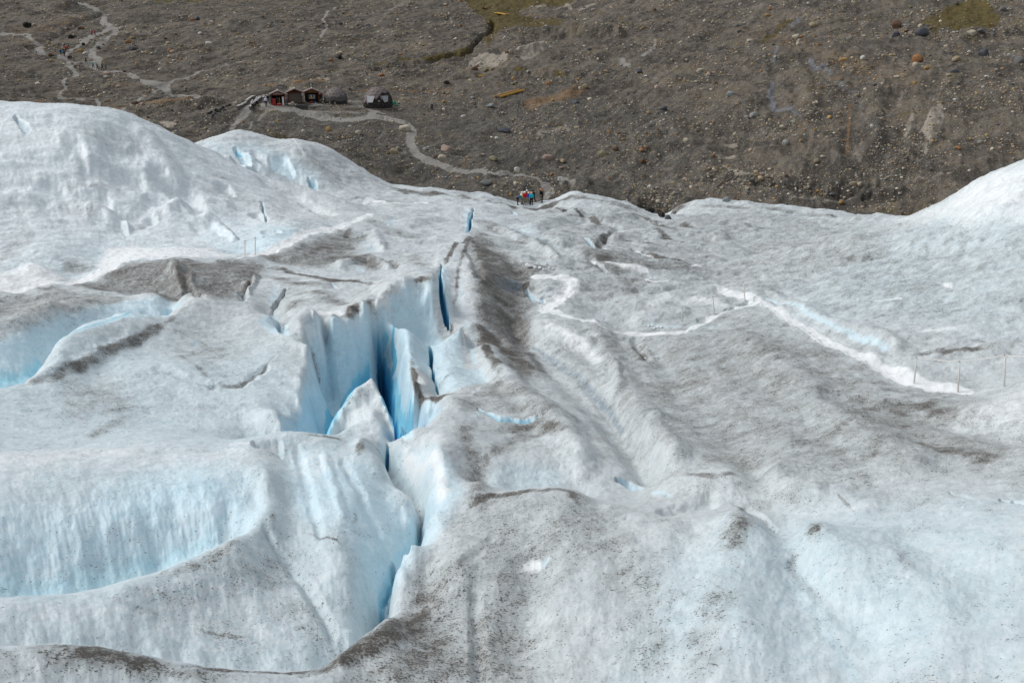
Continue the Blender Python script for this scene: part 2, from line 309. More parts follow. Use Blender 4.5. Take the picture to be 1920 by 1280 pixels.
for u in (-250, 200, 650, 1100, 1500, 1900, 2150):
    MP.append((u, -160, 640 - 0.1 * u)); MP.append((u, -330, 900))
MSP = Spline(MP, 1e-5)
# ------------------------------------------------------------------ fine grids (rows of bearing x rows of distance)
def lin(a, b, n): return np.linspace(a, b, n)
def fan(half, inner, n_in, n_out):
    return np.r_[-np.linspace(half, inner, n_out, endpoint=False), np.linspace(-inner, inner, n_in), np.linspace(half, inner, n_out, endpoint=False)[::-1]]

class Sheet:
    pass

def make_sheet(sp, half, inner, n_in, n_out, r0, r1, n_r, cn_a, cn_r):
    S = Sheet(); half0, half = half, min(half, .66)
    S.az = fan(half0, inner, n_in, n_out); S.lr = lin(math.log(r0), math.log(r1), n_r)
    pad = 0.05
    caz = lin(-half - pad, half + pad, cn_a); clr = lin(math.log(r0) - pad, math.log(r1) + pad, cn_r)
    A, L = np.meshgrid(caz, clr, indexing='ij')
    S.C = sp(A, L); S.caz = caz; S.clr = clr
    return S

def bicubic_at(S, az, lr):
    """sample the coarse spline table at arbitrary points"""
    def wts(c, f):
        t = (f - c[0]) / (c[1] - c[0]); i = np.clip(np.floor(t).astype(int), 1, len(c) - 3); t = t - i
        return i, [-0.5 * t + t * t - 0.5 * t ** 3, 1 - 2.5 * t * t + 1.5 * t ** 3, 0.5 * t + 2 * t * t - 1.5 * t ** 3, -0.5 * t * t + 0.5 * t ** 3]
    i, wa = wts(S.caz, az); j, wb = wts(S.clr, lr)
    out = 0
    for a in range(4):
        for b in range(4):
            out = out + wa[a] * wb[b] * S.C[i + a - 1, j + b - 1]
    return out

def hit(S, u, v, smooth=True):
    """point of the sheet seen at picture point u, v -> (az, r, z): first crossing along the bearing"""
    a, te = px_dir(u, v)
    i = np.clip(np.searchsorted(S.az, a) - 1, 0, len(S.az) - 2)
    t = (a - S.az[i]) / (S.az[i + 1] - S.az[i])
    p = S.TE[i] * (1 - t) + S.TE[i + 1] * t
    k = np.argmax(p >= te)
    if p[k] < te:
        k = np.argmax(p)
        lr = S.lr[k]
    elif k == 0:
        lr = S.lr[0]
    else:
        f = (te - p[k - 1]) / (p[k] - p[k - 1] + 1e-12); lr = S.lr[k - 1] + f * (S.lr[k] - S.lr[k - 1])
    r = math.exp(lr)
    return float(a), r, r * float(te if p[k] >= te else p[k])

def ground(S, x, y):
    """height of the sheet at world x, y"""
    a = math.atan2(x, y); lr = math.log(math.hypot(x, y))
    i = int(np.clip(np.searchsorted(S.az, a) - 1, 0, len(S.az) - 2)); j = int(np.clip(np.searchsorted(S.lr, lr) - 1, 0, len(S.lr) - 2))
    t = (a - S.az[i]) / (S.az[i + 1] - S.az[i]); s = (lr - S.lr[j]) / (S.lr[j + 1] - S.lr[j])
    Z = S.Z
    return float((Z[i, j] * (1 - t) + Z[i + 1, j] * t) * (1 - s) + (Z[i, j + 1] * (1 - t) + Z[i + 1, j + 1] * t) * s)

KV = 0.33            # radial foreshortening of the ground, so that soft edges come out even
def to_map(S, pts):
    """picture points -> map coordinates (bearing, scaled log distance) on the sheet"""
    out = []
    for u, v in pts:
        a, r, z = hit(S, u, v); out.append((a, KV * math.log(r)))
    return np.array(out)

def seg_dist(X, Y, P):
    """distance to a polyline and the parameter (index + fraction) of the nearest place"""
    best = np.full(X.shape, 1e9); par = np.zeros(X.shape)
    for k in range(len(P) - 1):
        a = P[k]; d = P[k + 1] - a; L2 = (d * d).sum() + 1e-18
        t = np.clip(((X - a[0]) * d[0] + (Y - a[1]) * d[1]) / L2, 0, 1)
        q = np.hypot(X - a[0] - t * d[0], Y - a[1] - t * d[1])
        m = q < best
        best = np.where(m, q, best); par = np.where(m, k + t, par)
    return best, par

def inside(X, Y, P):
    c = np.zeros(X.shape, bool)
    n = len(P)
    for k in range(n):
        x1, y1 = P[k]; x2, y2 = P[(k + 1) % n]
        if y1 == y2: continue
        m = ((y1 > Y) != (y2 > Y)) & (X < (x2 - x1) * (Y - y1) / (y2 - y1) + x1)
        c ^= m
    return c

def box(S, P, pad):
    """index window of the sheet around the map points P"""
    lo = P.min(0) - pad; hi = P.max(0) + pad
    i0, i1 = np.searchsorted(S.az, [lo[0], hi[0]]); j0, j1 = np.searchsorted(S.lr, [lo[1] / KV, hi[1] / KV])
    i0 = max(i0 - 1, 0); j0 = max(j0 - 1, 0)
    return slice(i0, i1 + 1), slice(j0, j1 + 1)

def win(S, sl):
    X = S.MX[sl]; Y = S.MY[sl]
    return X, Y

def patch(S, A, pts, soft, amt, mode='max'):
    """polygon area with a soft edge (soft in picture px) into the array A"""
    P = to_map(S, pts); w = soft / FPX
    sl = box(S, P, w * 1.6)
    X, Y = win(S, sl)
    d, _ = seg_dist(X, Y, np.vstack([P, P[:1]]))
    d = np.where(inside(X, Y, P), -d, d)
    m = amt * (1 - sstep(-w * 0.7, w, d))
    put(A, sl, m, mode)

def stroke(S, A, pts, amt, mode='max', hard=0.5, taper=False):
    """line of varying width; pts = (u, v, half width in px)"""
    P = to_map(S, [(p[0], p[1]) for p in pts]); wd = np.array([p[2] for p in pts], float) / FPX
    sl = box(S, P, wd.max() * 1.6)
    X, Y = win(S, sl)
    d, t = seg_dist(X, Y, P)
    w = np.interp(t, np.arange(len(P)), wd)
    m = amt * (1 - sstep(hard, 1.25, d / w))
    if taper:
        n = len(P) - 1
        m = m * (.35 + .65 * sstep(0, .3 * n, t) * (1 - sstep(.7 * n, n, t))) * (1 + .45 * noise(X * 60, Y * 120, 5))
    put(A, sl, m, mode)

def put(A, sl, m, mode):
    if mode == 'max': A[sl] = np.maximum(A[sl], m)
    elif mode == 'add': A[sl] = A[sl] + m
    elif mode == 'sub': A[sl] = A[sl] * (1 - np.clip(m, 0, 1))

def carve(S, pts, depth, prof=2.0, flat=0.0, blue=0.0):
    """cut a trench; pts = (u, v, half width px); depth in metres"""
    P = to_map(S, [(p[0], p[1]) for p in pts]); wd = np.array([p[2] for p in pts], float) / FPX
    sl = box(S, P, wd.max() * 1.4)
    X, Y = win(S, sl)
    d, t = seg_dist(X, Y, P)
    w = np.interp(t, np.arange(len(P)), wd)
    q = np.clip(d / w, 0, 1)
    f = 1 - sstep(flat, 1, q) if prof == 0 else (1 - q ** prof)
    n = len(P) - 1
    S.DZ[sl] -= depth * f
    if blue: B[sl] = np.maximum(B[sl], blue * (1 - sstep(.75, 1.25, d / w)))  # trench walls get blue ice colour, lightened for light inside the ice


    pass
# ------------------------------------------------------------------ the glacier sheet
G = make_sheet(GSP, 1.20, 0.54, int(1300 * DENS), int(140 * DENS), 4.0, 172.0, int(1900 * DENS), 440, 460)
AZ, LR = np.meshgrid(G.az, G.lr, indexing='ij')
R_ = np.exp(LR)
G.X = R_ * np.sin(AZ); G.Y = R_ * np.cos(AZ)
# natural irregularity: bend the survey a little so that no edge is drawn with a ruler
wl = 0.0035 * fbm(AZ * 26, LR * 9, 2, 11) + 0.0012 * fbm(AZ * 95, LR * 34, 3, 12)
wa = 0.0022 * (.3 + .7 * sstep(23, 33, R_)) * fbm(AZ * 30 + 9, LR * 16, 3, 13)
G.TE = bicubic_at(G, np.clip(AZ, -.62, .62) + wa, LR + wl)      # beyond the survey the slopes simply run on
# ---- weathered crust, finer and finer
Xf, Yf = G.X, G.Y
CR = np.zeros_like(AZ); near = np.clip(R_ / 30, .35, 1.6)
ca, sa = math.cos(.35), math.sin(.35)
Xs, Ys = Xf * ca + Yf * sa, -Xf * sa + Yf * ca
CR += near * (0.09 * fbm(Xf / 4.1, Yf / 5.0, 3, 51) + 0.055 * fbm(Xs / 1.9, Ys / .8, 3, 52)) * .8 + (.26 - .20 * sstep(-.06, -.2, AZ)) * sstep(38, 70, R_) * ridged(Xs / 9, Ys / 5.5, 3, 57) + .12 * sstep(30, 60, R_) * fbm(Xs / 3.0, Ys / 1.6, 3, 58) + (.30 - .15 * sstep(-.15, -.3, AZ)) * sstep(85, 115, R_) * fbm(Xs / 6.5, Ys / 4.5, 3, 59)
CR += (0.011 * np.clip(R_ / 25, .6, 2.5)) * fbm(Xf / .3, Yf / .3, 3, 53)
CR += 0.004 * np.clip(R_ / 20, .7, 4) * noise(Xf / .085, Yf / .085, 54)
G.TE = G.TE + CR / R_
# soft edges of stains and trenches wander with the same kind of noise
G.MX = AZ; G.MY = KV * LR
G.MX = AZ + 0.0016 * fbm(AZ * 70, LR * 26, 3, 21)
G.MY = KV * (LR + 0.004 * fbm(AZ * 70, LR * 26, 3, 22))
G.DZ = np.zeros_like(AZ)
D = np.zeros_like(AZ, dtype=np.float32); B = np.zeros_like(D); Wt = np.zeros_like(D); PATH = np.zeros_like(D); WET = np.zeros_like(D)

def dp(soft, amt, *pts): patch(G, D, pts, soft, amt)
def ds(amt, *pts, **k):
    line = 'hard' not in k and max(p[2] for p in pts) < 13
    k.setdefault('hard', .35 if line else .1); f = 1.1 if line else 1.4
    stroke(G, D, [(u, v, w * f + .5) for u, v, w in pts], amt, taper=True, **k)
def bp(soft, amt, *pts): patch(G, B, pts, soft, amt)
def bs(amt, *pts, **k): stroke(G, B, pts, amt, **k)
def wp(soft, amt, *pts): patch(G, Wt, pts, soft, amt)
def ws(amt, *pts, **k): stroke(G, Wt, pts, amt, **k)
def relief(dz, *pts):
    """soft ridge (+) or furrow (-)"""
    stroke(G, G.DZ, pts, dz, 'add', 0.0)

# ---- dirt: foreground
dp(80, .34, (630, 1300), (720, 1190), (800, 1115), (865, 1030), (890, 945), (960, 930), (1080, 930), (1150, 965), (1110, 1040), (1010, 1120), (960, 1300))
ds(.8, (560, 1264, 7), (640, 1244, 13), (720, 1203, 24), (800, 1152, 36), (850, 1112, 40), hard=.1)
ds(.5, (890, 1140, 16), (900, 1200, 26), (905, 1290, 32), hard=0)
ds(.5, (700, 1290, 40), (800, 1230, 50), (860, 1180, 40), hard=0)
ds(.95, (40, 1214, 5), (130, 1216, 10), (200, 1222, 16), (270, 1240, 17), (340, 1256, 9), hard=.1)
ds(.5, (-20, 1222, 14), (150, 1228, 18), (350, 1262, 12), (500, 1268, 8), hard=0)
ds(.85, (330, 1246, 3), (400, 1254, 4), (480, 1260, 4), (560, 1260, 4), (620, 1246, 5))
dp(50, .3, (250, 1100), (400, 1045), (470, 1005), (520, 1010), (570, 1060), (620, 1190), (450, 1190), (300, 1130))
ds(.5, (300, 1085, 8), (400, 1045, 9), (470, 1005, 8), hard=0)
ds(.6, (365, 1180, 2), (420, 1190, 3), (475, 1196, 2)); ds(.4, (200, 1118, 4), (250, 1140, 4), (330, 1160, 4))
ds(.45, (500, 985, 3), (510, 975, 8), (515, 965, 3)); ds(.35, (460, 920, 4), (465, 950, 3))
ds(.6, (570, 1000, 2), (640, 1020, 2)); ds(.7, (662, 960, 2), (668, 972, 4), (664, 978, 2))
# shoulder and ring round the hollow
ds(.75, (878, 925, 6), (886, 942, 11), (920, 929, 8), (1000, 919, 6), (1060, 918, 6), (1085, 930, 8), (1100, 940, 6))
ds(.55, (872, 950, 14), (893, 905, 20), (898, 875, 20), (880, 840, 16), (868, 808, 14), (885, 790, 8), hard=0)
ds(.5, (893, 905, 16), (915, 860, 12), (970, 820, 12), (1040, 805, 10), hard=0)
ds(.55, (930, 800, 14), (1000, 800, 14), (1080, 830, 12), hard=0)
ds(.8, (1060, 922, 5), (1078, 935, 8), (1090, 955, 5), hard=.2)
dp(30, .4, (850, 745), (930, 715), (1000, 745), (1050, 770), (1100, 800), (1000, 790), (940, 765), (870, 765))
# crest dirt in the icefall
ds(1, (766, 656, 3), (773, 680, 5), (776, 710, 7), (783, 738, 9), (800, 747, 8), (830, 743, 5), (850, 738, 4))
ds(.95, (893, 622, 4), (904, 645, 8), (920, 668, 11), (931, 690, 12), (937, 707, 9))
ds(.8, (905, 455, 5), (888, 452, 4), (868, 480, 3), (860, 500, 3), (857, 540, 3), (850, 575, 3))
ds(.6, (836, 590, 2), (848, 612, 4), (856, 626, 4)); ds(.8, (868, 617, 3), (868, 625, 2), (868, 650, 2))
ds(.85, (908, 442, 7), (880, 446, 6), (852, 463, 6), (838, 484, 5), (834, 495, 3))
ds(.6, (895, 470, 18), (905, 455, 12), hard=0)
ds(.8, (640, 597, 4), (654, 590, 8), (664, 575, 9), (680, 567, 6)); ds(.6, (680, 567, 4), (692, 575, 6), (715, 560, 7), (737, 543, 6), (755, 528, 3))
ds(.7, (597, 601, 2), (640, 599, 2)); ds(.8, (770, 521, 2), (790, 520, 3), (814, 520, 3))
ds(.6, (545, 545, 12), (610, 553, 14), (665, 565, 14), hard=0)
ds(1, (490, 500, 4), (530, 506, 7), (570, 516, 10), (620, 525, 9), (680, 529, 6), (730, 525, 4))
ds(.5, (480, 510, 8), (560, 530, 14), (650, 540, 12), hard=0)
ds(.9, (582, 660, 6), (588, 670, 9), (594, 688, 8), (600, 694, 4)); ds(.35, (600, 605, 3), (606, 640, 4), (618, 680, 4))
ds(.55, (487, 826, 4), (508, 842, 8), (530, 850, 5), (540, 838, 5)); ds(.5, (690, 722, 2), (660, 742, 3), (645, 765, 3))
ds(.6, (560, 818, 3), (610, 817, 3), (645, 826, 3))
ds(.85, (682, 823, 5), (674, 842, 8), (668, 855, 5), hard=.2); ds(.5, (735, 800, 5), (757, 815, 6)); ds(.3, (730, 700, 8), (760, 650, 8))
ds(.6, (825, 705, 4), (822, 725, 6), (835, 708, 3), (848, 700, 3))
ds(.9, (792, 990, 4), (788, 970, 6), (778, 950, 4), hard=.2)
# brown mound and brown valleys
dp(14, .62, (138, 534), (200, 509), (250, 493), (340, 484), (400, 488), (470, 488), (500, 497), (475, 535), (450, 555), (420, 560), (400, 556), (372, 552), (350, 556), (336, 563), (286, 550), (236, 552), (200, 546), (160, 538))
ds(.9, (285, 498, 14), (325, 512, 22), (345, 530, 18), (355, 548, 10), hard=0); ds(.75, (345, 495, 10), (350, 520, 12), (370, 550, 10), hard=0)
ds(.75, (400, 545, 18), (375, 530, 14), (352, 505, 8), hard=0)
ds(1, (478, 500, 5), (474, 522, 6), (458, 542, 7), (452, 562, 6))
dp(16, .58, (490, 481), (560, 457), (600, 442), (650, 432), (690, 440), (650, 470), (690, 480), (720, 500), (700, 505), (640, 494), (600, 500), (540, 498))
ds(.8, (560, 475, 14), (610, 465, 12), (640, 465, 8), hard=0); ds(.8, (640, 458, 7), (652, 440, 7), (660, 425, 5)); ds(.8, (690, 490, 8), (706, 500, 8))
ds(.75, (735, 488, 9), (744, 500, 8), hard=.1); ds(.5, (640, 490, 12), (680, 485, 10), hard=0)
dp(36, .78, (885, 455), (905, 440), (960, 490), (1000, 500), (990, 540), (990, 590), (990, 650), (1000, 700), (975, 710), (930, 640), (893, 590), (885, 540), (880, 490))
ds(1, (876, 598, 8), (900, 618, 14), (930, 645, 20), (960, 668, 20), (990, 690, 16), (1030, 697, 7), hard=.1)
ds(1, (905, 500, 20), (920, 540, 22), (950, 585, 22), (975, 625, 18), hard=.1)
ds(.9, (990, 560, 10), (985, 540, 6), (996, 525, 4)); ds(.7, (970, 540, 18), (930, 500, 18), hard=0)
ds(.8, (985, 640, 18), (1000, 670, 14), (1030, 700, 10), hard=0)
ds(.45, (1040, 610, 14), (1120, 625, 20), (1150, 655, 16), (1150, 700, 10), hard=0)
ds(.6, (1185, 638, 10), (1200, 660, 13), (1218, 672, 9), hard=0)
ds(.45, (1090, 550, 12), (1120, 535, 16), (1200, 545, 10), (1290, 545, 8), hard=0)
ds(.4, (1110, 515, 22), (1180, 528, 20), (1280, 522, 16), hard=0)
ds(.5, (960, 480, 18), (1010, 500, 16), (1060, 500, 10), hard=0); ds(.45, (930, 470, 24), (1000, 450, 22), (1050, 470, 20), hard=0)
# far edge of the ice
ds(.9, (1010, 391, 3), (1060, 398, 4), (1110, 413, 5), (1150, 422, 4)); ds(.8, (1152, 422, 4), (1142, 440, 8), (1122, 456, 6), (1104, 468, 8))
dp(14, .55, (1080, 462), (1150, 470), (1220, 488), (1310, 498), (1290, 508), (1150, 505), (1100, 495))
ds(.8, (1190, 465, 7), (1240, 483, 7), (1310, 498, 5)); ds(.9, (1108, 478, 9), (1130, 485, 12), (1160, 490, 8), hard=.2)
ds(.7, (1150, 385, 3), (1200, 405, 5), (1245, 425, 8), (1300, 445, 6)); ds(.75, (1200, 430, 5), (1250, 447, 7), (1310, 460, 5))
ds(.7, (1270, 420, 8), (1310, 432, 8), hard=0); ds(.9, (1080, 367, 4), (1040, 380, 4), (960, 388, 5), (900, 370, 2))
ds(.7, (1290, 382, 6), (1262, 400, 5), (1240, 409, 5)); ds(.5, (1390, 413, 6), (1430, 418, 5), hard=0)
dp(40, .3, (1000, 390), (1250, 410), (1400, 390), (1600, 410), (1600, 440), (1400, 470), (1250, 500), (1100, 500), (1050, 440))
ds(.6, (690, 330, 5), (760, 358, 6), (850, 367, 6), (930, 380, 6), hard=0); ds(.65, (1040, 378, 6), (1075, 368, 6), (1180, 391, 8), (1240, 405, 8), hard=0); ds(.55, (1270, 392, 8), (1350, 386, 7), (1450, 392, 7), (1560, 404, 6), (1640, 412, 5), hard=0)
ds(.5, (1060, 420, 4), (1130, 440, 6), (1200, 455, 6), (1290, 470, 6)); ds(.45, (1330, 410, 5), (1400, 425, 8), (1460, 440, 6)); ds(.4, (1010, 420, 5), (1050, 440, 7), (1090, 470, 6)); ds(.4, (1350, 470, 4), (1450, 465, 6), (1560, 450, 4)); ds(.35, (1500, 420, 5), (1580, 430, 7), hard=0)
# right plain
dp(150, .30, (1000, 400), (1400, 400), (1700, 430), (1940, 460), (1940, 640), (1700, 640), (1450, 560), (1200, 590), (1000, 560))
dp(130, .38, (1040, 640), (1180, 610), (1420, 580), (1650, 690), (1820, 745), (1920, 780), (1920, 890), (1600, 890), (1250, 870), (1150, 770))
ds(.62, (1560, 732, 18), (1640, 748, 26), (1730, 757, 28), (1850, 800, 26), hard=0)
ds(.5, (1500, 745, 40), (1650, 790, 50), (1800, 800, 40), hard=0); ds(.6, (1640, 822, 14), (1800, 848, 18), (1930, 872, 22), hard=0)
ds(.4, (1270, 625, 20), (1230, 680, 30), (1300, 700, 30), (1400, 700, 20), hard=0)
ds(.6, (1690, 668, 3), (1740, 661, 4), (1800, 655, 5), (1930, 644, 8)); ds(.4, (1790, 620, 2), (1830, 640, 3), (1880, 648, 3))
ds(.45, (1340, 700, 5), (1450, 700, 4), (1560, 680, 4), (1620, 665, 4)); ds(.6, (1620, 665, 8), (1640, 690, 8), (1690, 718, 8), hard=0)
ds(.6, (1265, 898, 4), (1330, 902, 7), (1400, 905, 4)); ds(.4, (1400, 750, 12), (1350, 800, 14), hard=0)
ds(.35, (1200, 780, 20), (1250, 800, 18), hard=0); ds(.4, (1420, 490, 2), (1600, 478, 6), (1720, 455, 4)); ds(.3, (1500, 495, 8), (1640, 470, 10), hard=0)
ds(.3, (1450, 560, 30), (1600, 560, 40), (1800, 560, 40), hard=0)
# lower right
ds(.5, (1400, 962, 10), (1386, 990, 22), (1374, 1030, 26), (1366, 1070, 22), hard=0); ds(.3, (1368, 1060, 22), (1350, 1130, 34), (1320, 1210, 44), (1300, 1300, 40), hard=0); ds(.3, (1180, 1180, 40), (1260, 1240, 50), hard=0); ds(.7, (1525, 990, 14), (1530, 1008, 14), hard=0)
ds(.7, (1368, 944, 2), (1400, 954, 4), (1452, 981, 4)); ds(.55, (1565, 932, 2), (1600, 965, 3)); ds(.3, (1380, 950, 10), (1460, 945, 14), (1540, 950, 10), hard=0)
ds(.35, (1500, 1010, 12), (1480, 1060, 14), (1560, 1120, 6), hard=0); ds(.3, (1100, 1010, 40), (1200, 1100, 50), (1250, 1200, 50), hard=0)
ds(.3, (1640, 1000, 12), (1700, 1060, 10), (1740, 1080, 8), hard=0)
# left
ds(.65, (-20, 728, 3), (45, 722, 4), (100, 710, 6), (150, 690, 8), (190, 665, 8), (250, 645, 7), (300, 615, 3), (370, 560, 2))
ds(.7, (262, 632, 5), (285, 622, 7), (310, 608, 4)); ds(.45, (320, 650, 6), (400, 716, 6), hard=0)
ds(.6, (395, 720, 3), (450, 720, 4), (490, 695, 2), (522, 660, 2)); ds(.4, (250, 760, 10), (190, 805, 13), (150, 832, 10), hard=0)
dp(24, .42, (-20, 556), (90, 540), (220, 555), (240, 566), (110, 592), (-20, 640)); ds(.6, (60, 545, 5), (100, 540, 5), (150, 550, 5), hard=0)
ds(.6, (0, 522, 5), (30, 520, 6), hard=0); ds(.45, (110, 500, 22), (170, 500, 24), hard=0); ds(.4, (0, 450, 60), (40, 480, 40), hard=0)
ds(.35, (250, 735, 60), (100, 760, 60), hard=0); ds(.3, (420, 640, 60), (350, 690, 60), hard=0)
ds(.9, (508, 585, 2), (520, 570, 3), (511, 578, 4), (525, 558, 3), (535, 543, 3)); ds(.4, (560, 560, 20), (540, 590, 16), hard=0)
ds(.5, (508, 437, 6), (520, 432, 4), (500, 430, 8), hard=0)
# big dome: faint lines of grit and one dark crack
ds(.3, (110, 240, 10), (200, 260, 12), (300, 280, 16), hard=0); ds(.4, (380, 350, 10), (450, 370, 12), (520, 395, 10), hard=0)
ds(.4, (120, 345, 2), (180, 350, 4), (260, 352, 3)); ds(.35, (230, 415, 3), (270, 420, 4), (260, 400, 2)); ds(.35, (100, 390, 10), (200, 400, 10), hard=0)
ds(1, (493, 398, 1.5), (497, 405, 2), (500, 413, 1.5)); ds(.5, (430, 335, 3), (410, 330, 6), (395, 335, 3)); ds(.6, (472, 405, 2), (485, 412, 3))
ds(.3, (450, 400, 30), (560, 410, 40), (620, 400, 30), hard=0); ds(.25, (520, 300, 30), (640, 320, 30), (700, 350, 20), hard=0)
ds(.5, (640, 382, 2), (655, 376, 3), (690, 370, 2)); ds(.5, (700, 375, 4), (740, 378, 4)); ds(.4, (670, 410, 10), (740, 430, 14), (800, 450, 14), hard=0)
ds(.35, (900, 410, 20), (940, 440, 20), hard=0); ds(.3, (760, 470, 24), (800, 500, 16), hard=0)

# ---- bare blue ice; on walls and in slits the colour also paints light passing through
bp(70, .85, (-20, 1112), (130, 1108), (280, 1070), (400, 1022), (470, 988), (500, 955), (470, 900), (410, 868), (330, 868), (250, 890), (150, 950), (60, 1010), (-20, 1050))
bs(.80, (-20, 1085, 100), (130, 1065, 95), (280, 1030, 70), (400, 985, 50), (460, 960, 30), hard=0); bs(.92, (-20, 1108, 40), (130, 1098, 40), (280, 1062, 34), (400, 1012, 24), hard=0)
bs(.7, (330, 950, 50), (420, 930, 40), hard=0)
bp(50, .8, (530, 840), (620, 835), (700, 868), (755, 940), (780, 990), (722, 1110), (712, 1150), (650, 1010), (560, 970), (530, 890))
bs(.55, (560, 900, 16), (580, 960, 16), (600, 1010, 12), hard=0); bs(.5, (645, 900, 14), (680, 960, 14), (720, 1040, 14), (712, 1120, 14), hard=0)
bs(1.15, (713, 1162, 6), (714, 1115, 10), (735, 1068, 7), (765, 1024, 7), (789, 990, 5), hard=0); bs(.75, (716, 1150, 24), (745, 1070, 40), (780, 1010, 36), (800, 960, 24), hard=0); bs(.9, (713, 1150, 18), (735, 1068, 20), (765, 1020, 20), (788, 985, 12), hard=0)
bp(24, .62, (725, 872), (760, 835), (800, 840), (850, 880), (872, 920), (830, 990), (780, 1050), (735, 1120), (722, 1150), (742, 1075), (788, 1000), (780, 940), (745, 890))
bp(14, .85, (600, 606), (650, 606), (675, 582), (710, 570), (757, 528), (812, 528), (812, 600), (828, 640), (808, 700), (772, 690), (742, 620), (738, 640), (716, 685), (690, 690), (640, 760), (605, 812), (535, 812), (562, 750), (582, 700), (592, 650))  # back wall: blue raised to brighten its shaded face by colour
bp(40, .8, (600, 690), (650, 690), (690, 660), (720, 650), (712, 690), (680, 700), (640, 760), (605, 812), (560, 812), (580, 740))
bp(14, 1.5, (600, 815), (622, 795), (645, 762), (678, 722), (694, 690), (690, 672), (668, 702), (636, 755), (606, 800))
bp(7, 2.0, (711, 690), (718, 678), (730, 690), (738, 720), (742, 760), (760, 818), (748, 810), (728, 780), (713, 740))
bp(14, 1.2, (730, 690), (748, 690), (756, 740), (780, 790), (770, 818), (752, 812), (736, 740))
bs(1.4, (739, 612, 4), (737, 640, 5), (743, 680, 5), (735, 700, 4)); bs(1.1, (716, 648, 2), (722, 640, 5), (728, 636, 2)); bs(.8, (728, 660, 10), (722, 680, 8), hard=0)
bp(14, .8, (750, 640), (768, 660), (772, 720), (780, 745), (820, 752), (822, 775), (765, 815), (745, 740), (742, 680))
bs(1.5, (826, 500, 3), (826, 545, 4), (833, 590, 5), (841, 611, 4), hard=.2); bs(.7, (832, 500, 10), (838, 560, 12), (845, 600, 8), hard=0)
bs(1.7, (885, 394, 2.5), (882, 415, 4), (878, 434, 3), hard=.2); bs(.7, (876, 395, 8), (874, 420, 8), (872, 434, 5), hard=0)
bs(1.5, (806, 652, 3), (808, 680, 4.5), (814, 710, 3.5), (821, 737, 2)); bp(14, .65, (800, 640), (830, 640), (866, 625), (868, 690), (900, 690), (912, 715), (850, 735), (822, 738), (808, 690))
bs(.7, (880, 650, 8), (890, 680, 7), hard=0); bs(.45, (870, 500, 10), (865, 560, 14), (880, 610, 14), hard=0)
bs(1.0, (900, 768, 3), (935, 781, 6), (985, 788, 5), (1005, 788, 2)); bs(.5, (900, 775, 10), (880, 780, 8), hard=0)
bs(1.5, (727, 838, 2), (725, 858, 4), (724, 874, 3)); bs(.7, (712, 800, 16), (718, 850, 12), hard=0)
bp(10, .75, (-20, 728), (45, 714), (75, 688), (103, 650), (147, 621), (220, 597), (312, 593), (337, 569), (328, 565), (222, 568), (112, 594), (50, 622), (-20, 645))
bs(1.05, (-20, 720, 26), (40, 710, 20), (75, 682, 14), (103, 648, 10), (150, 618, 8), (225, 594, 10), (315, 588, 10), hard=0)
bp(12, .8, (487, 602), (515, 592), (540, 628), (508, 622)); bs(.5, (370, 650, 16), (360, 640, 8), hard=0)
bs(.8, (576, 333, 2), (588, 346, 5), (597, 358, 3)); bp(8, .6, (508, 296), (535, 300), (548, 318), (520, 316)); bs(.8, (436, 280, 4), (455, 298, 8), (466, 312, 5), hard=0)
bs(1.2, (440, 280, 3), (450, 286, 3)); bs(1.0, (488, 380, 3), (494, 395, 4), hard=0); bs(1, (424, 360, 3), (433, 362, 4)); bs(.8, (32, 222, 5), (48, 238, 9), hard=0)
bs(.6, (500, 360, 6), (520, 370, 5), hard=0); bp(24, .4, (380, 268), (420, 270), (470, 300), (560, 320), (600, 340), (500, 320), (420, 295))
bs(.62, (1436, 557, 4), (1510, 590, 6), (1570, 620, 8), (1625, 638, 10), (1662, 656, 9), hard=.1); relief(.22, (1445, 548, 12), (1510, 580, 16), (1570, 608, 18), (1630, 622, 20), (1680, 645, 18))
bs(.9, (1160, 897, 4), (1178, 908, 10), (1200, 915, 5)); bs(.9, (1780, 923, 2), (1815, 931, 5)); bs(1, (1876, 936, 3), (1930, 945, 6)); bs(.6, (1225, 925, 8), (1260, 932, 5), hard=0)
bp(80, .34, (1400, 1300), (1440, 1100), (1500, 1060), (1600, 1120), (1750, 1200), (1940, 1240), (1940, 1300)); bs(.5, (1470, 1060, 20), (1540, 1150, 30), (1600, 1260, 40), hard=0)
bp(20, .4, (910, 885), (970, 865), (1050, 880), (1062, 912), (920, 915)); bp(16, .6, (400, 405), (440, 400), (560, 430), (540, 452), (470, 478), (420, 470), (360, 450))
bp(40, .3, (-20, 220), (130, 220), (250, 260), (330, 330), (200, 350), (-20, 330)); bs(.5, (470, 470, 5), (540, 447, 5), (565, 436, 4))
bp(10, .5, (180, 475), (215, 466), (240, 462), (200, 490)); bp(20, .4, (60, 492), (90, 500), (129, 524), (100, 526))
bs(.6, (1090, 450, 4), (1110, 458, 7), (1130, 465, 6)); bp(20, .35, (930, 410), (1000, 430), (1060, 470), (1000, 460)); bs(.6, (960, 398, 6), (966, 402, 5))
bs(.5, (730, 420, 12), (740, 410, 8), hard=0); bs(.4, (670, 440, 12), (700, 470, 12), hard=0); bs(.45, (640, 490, 12), (680, 510, 10), hard=0)
bs(.6, (460, 555, 4), (440, 552, 5), hard=0); bs(.9, (628, 537, 3), (634, 541, 4)); bs(.5, (520, 540, 10), (510, 570, 10), hard=0); bs(.45, (1210, 610, 5), (1340, 612, 12), hard=0)
bs(.6, (1030, 1040, 5), (1020, 1050, 8), hard=0); bs(.4, (890, 1180, 4), (893, 1280, 6))
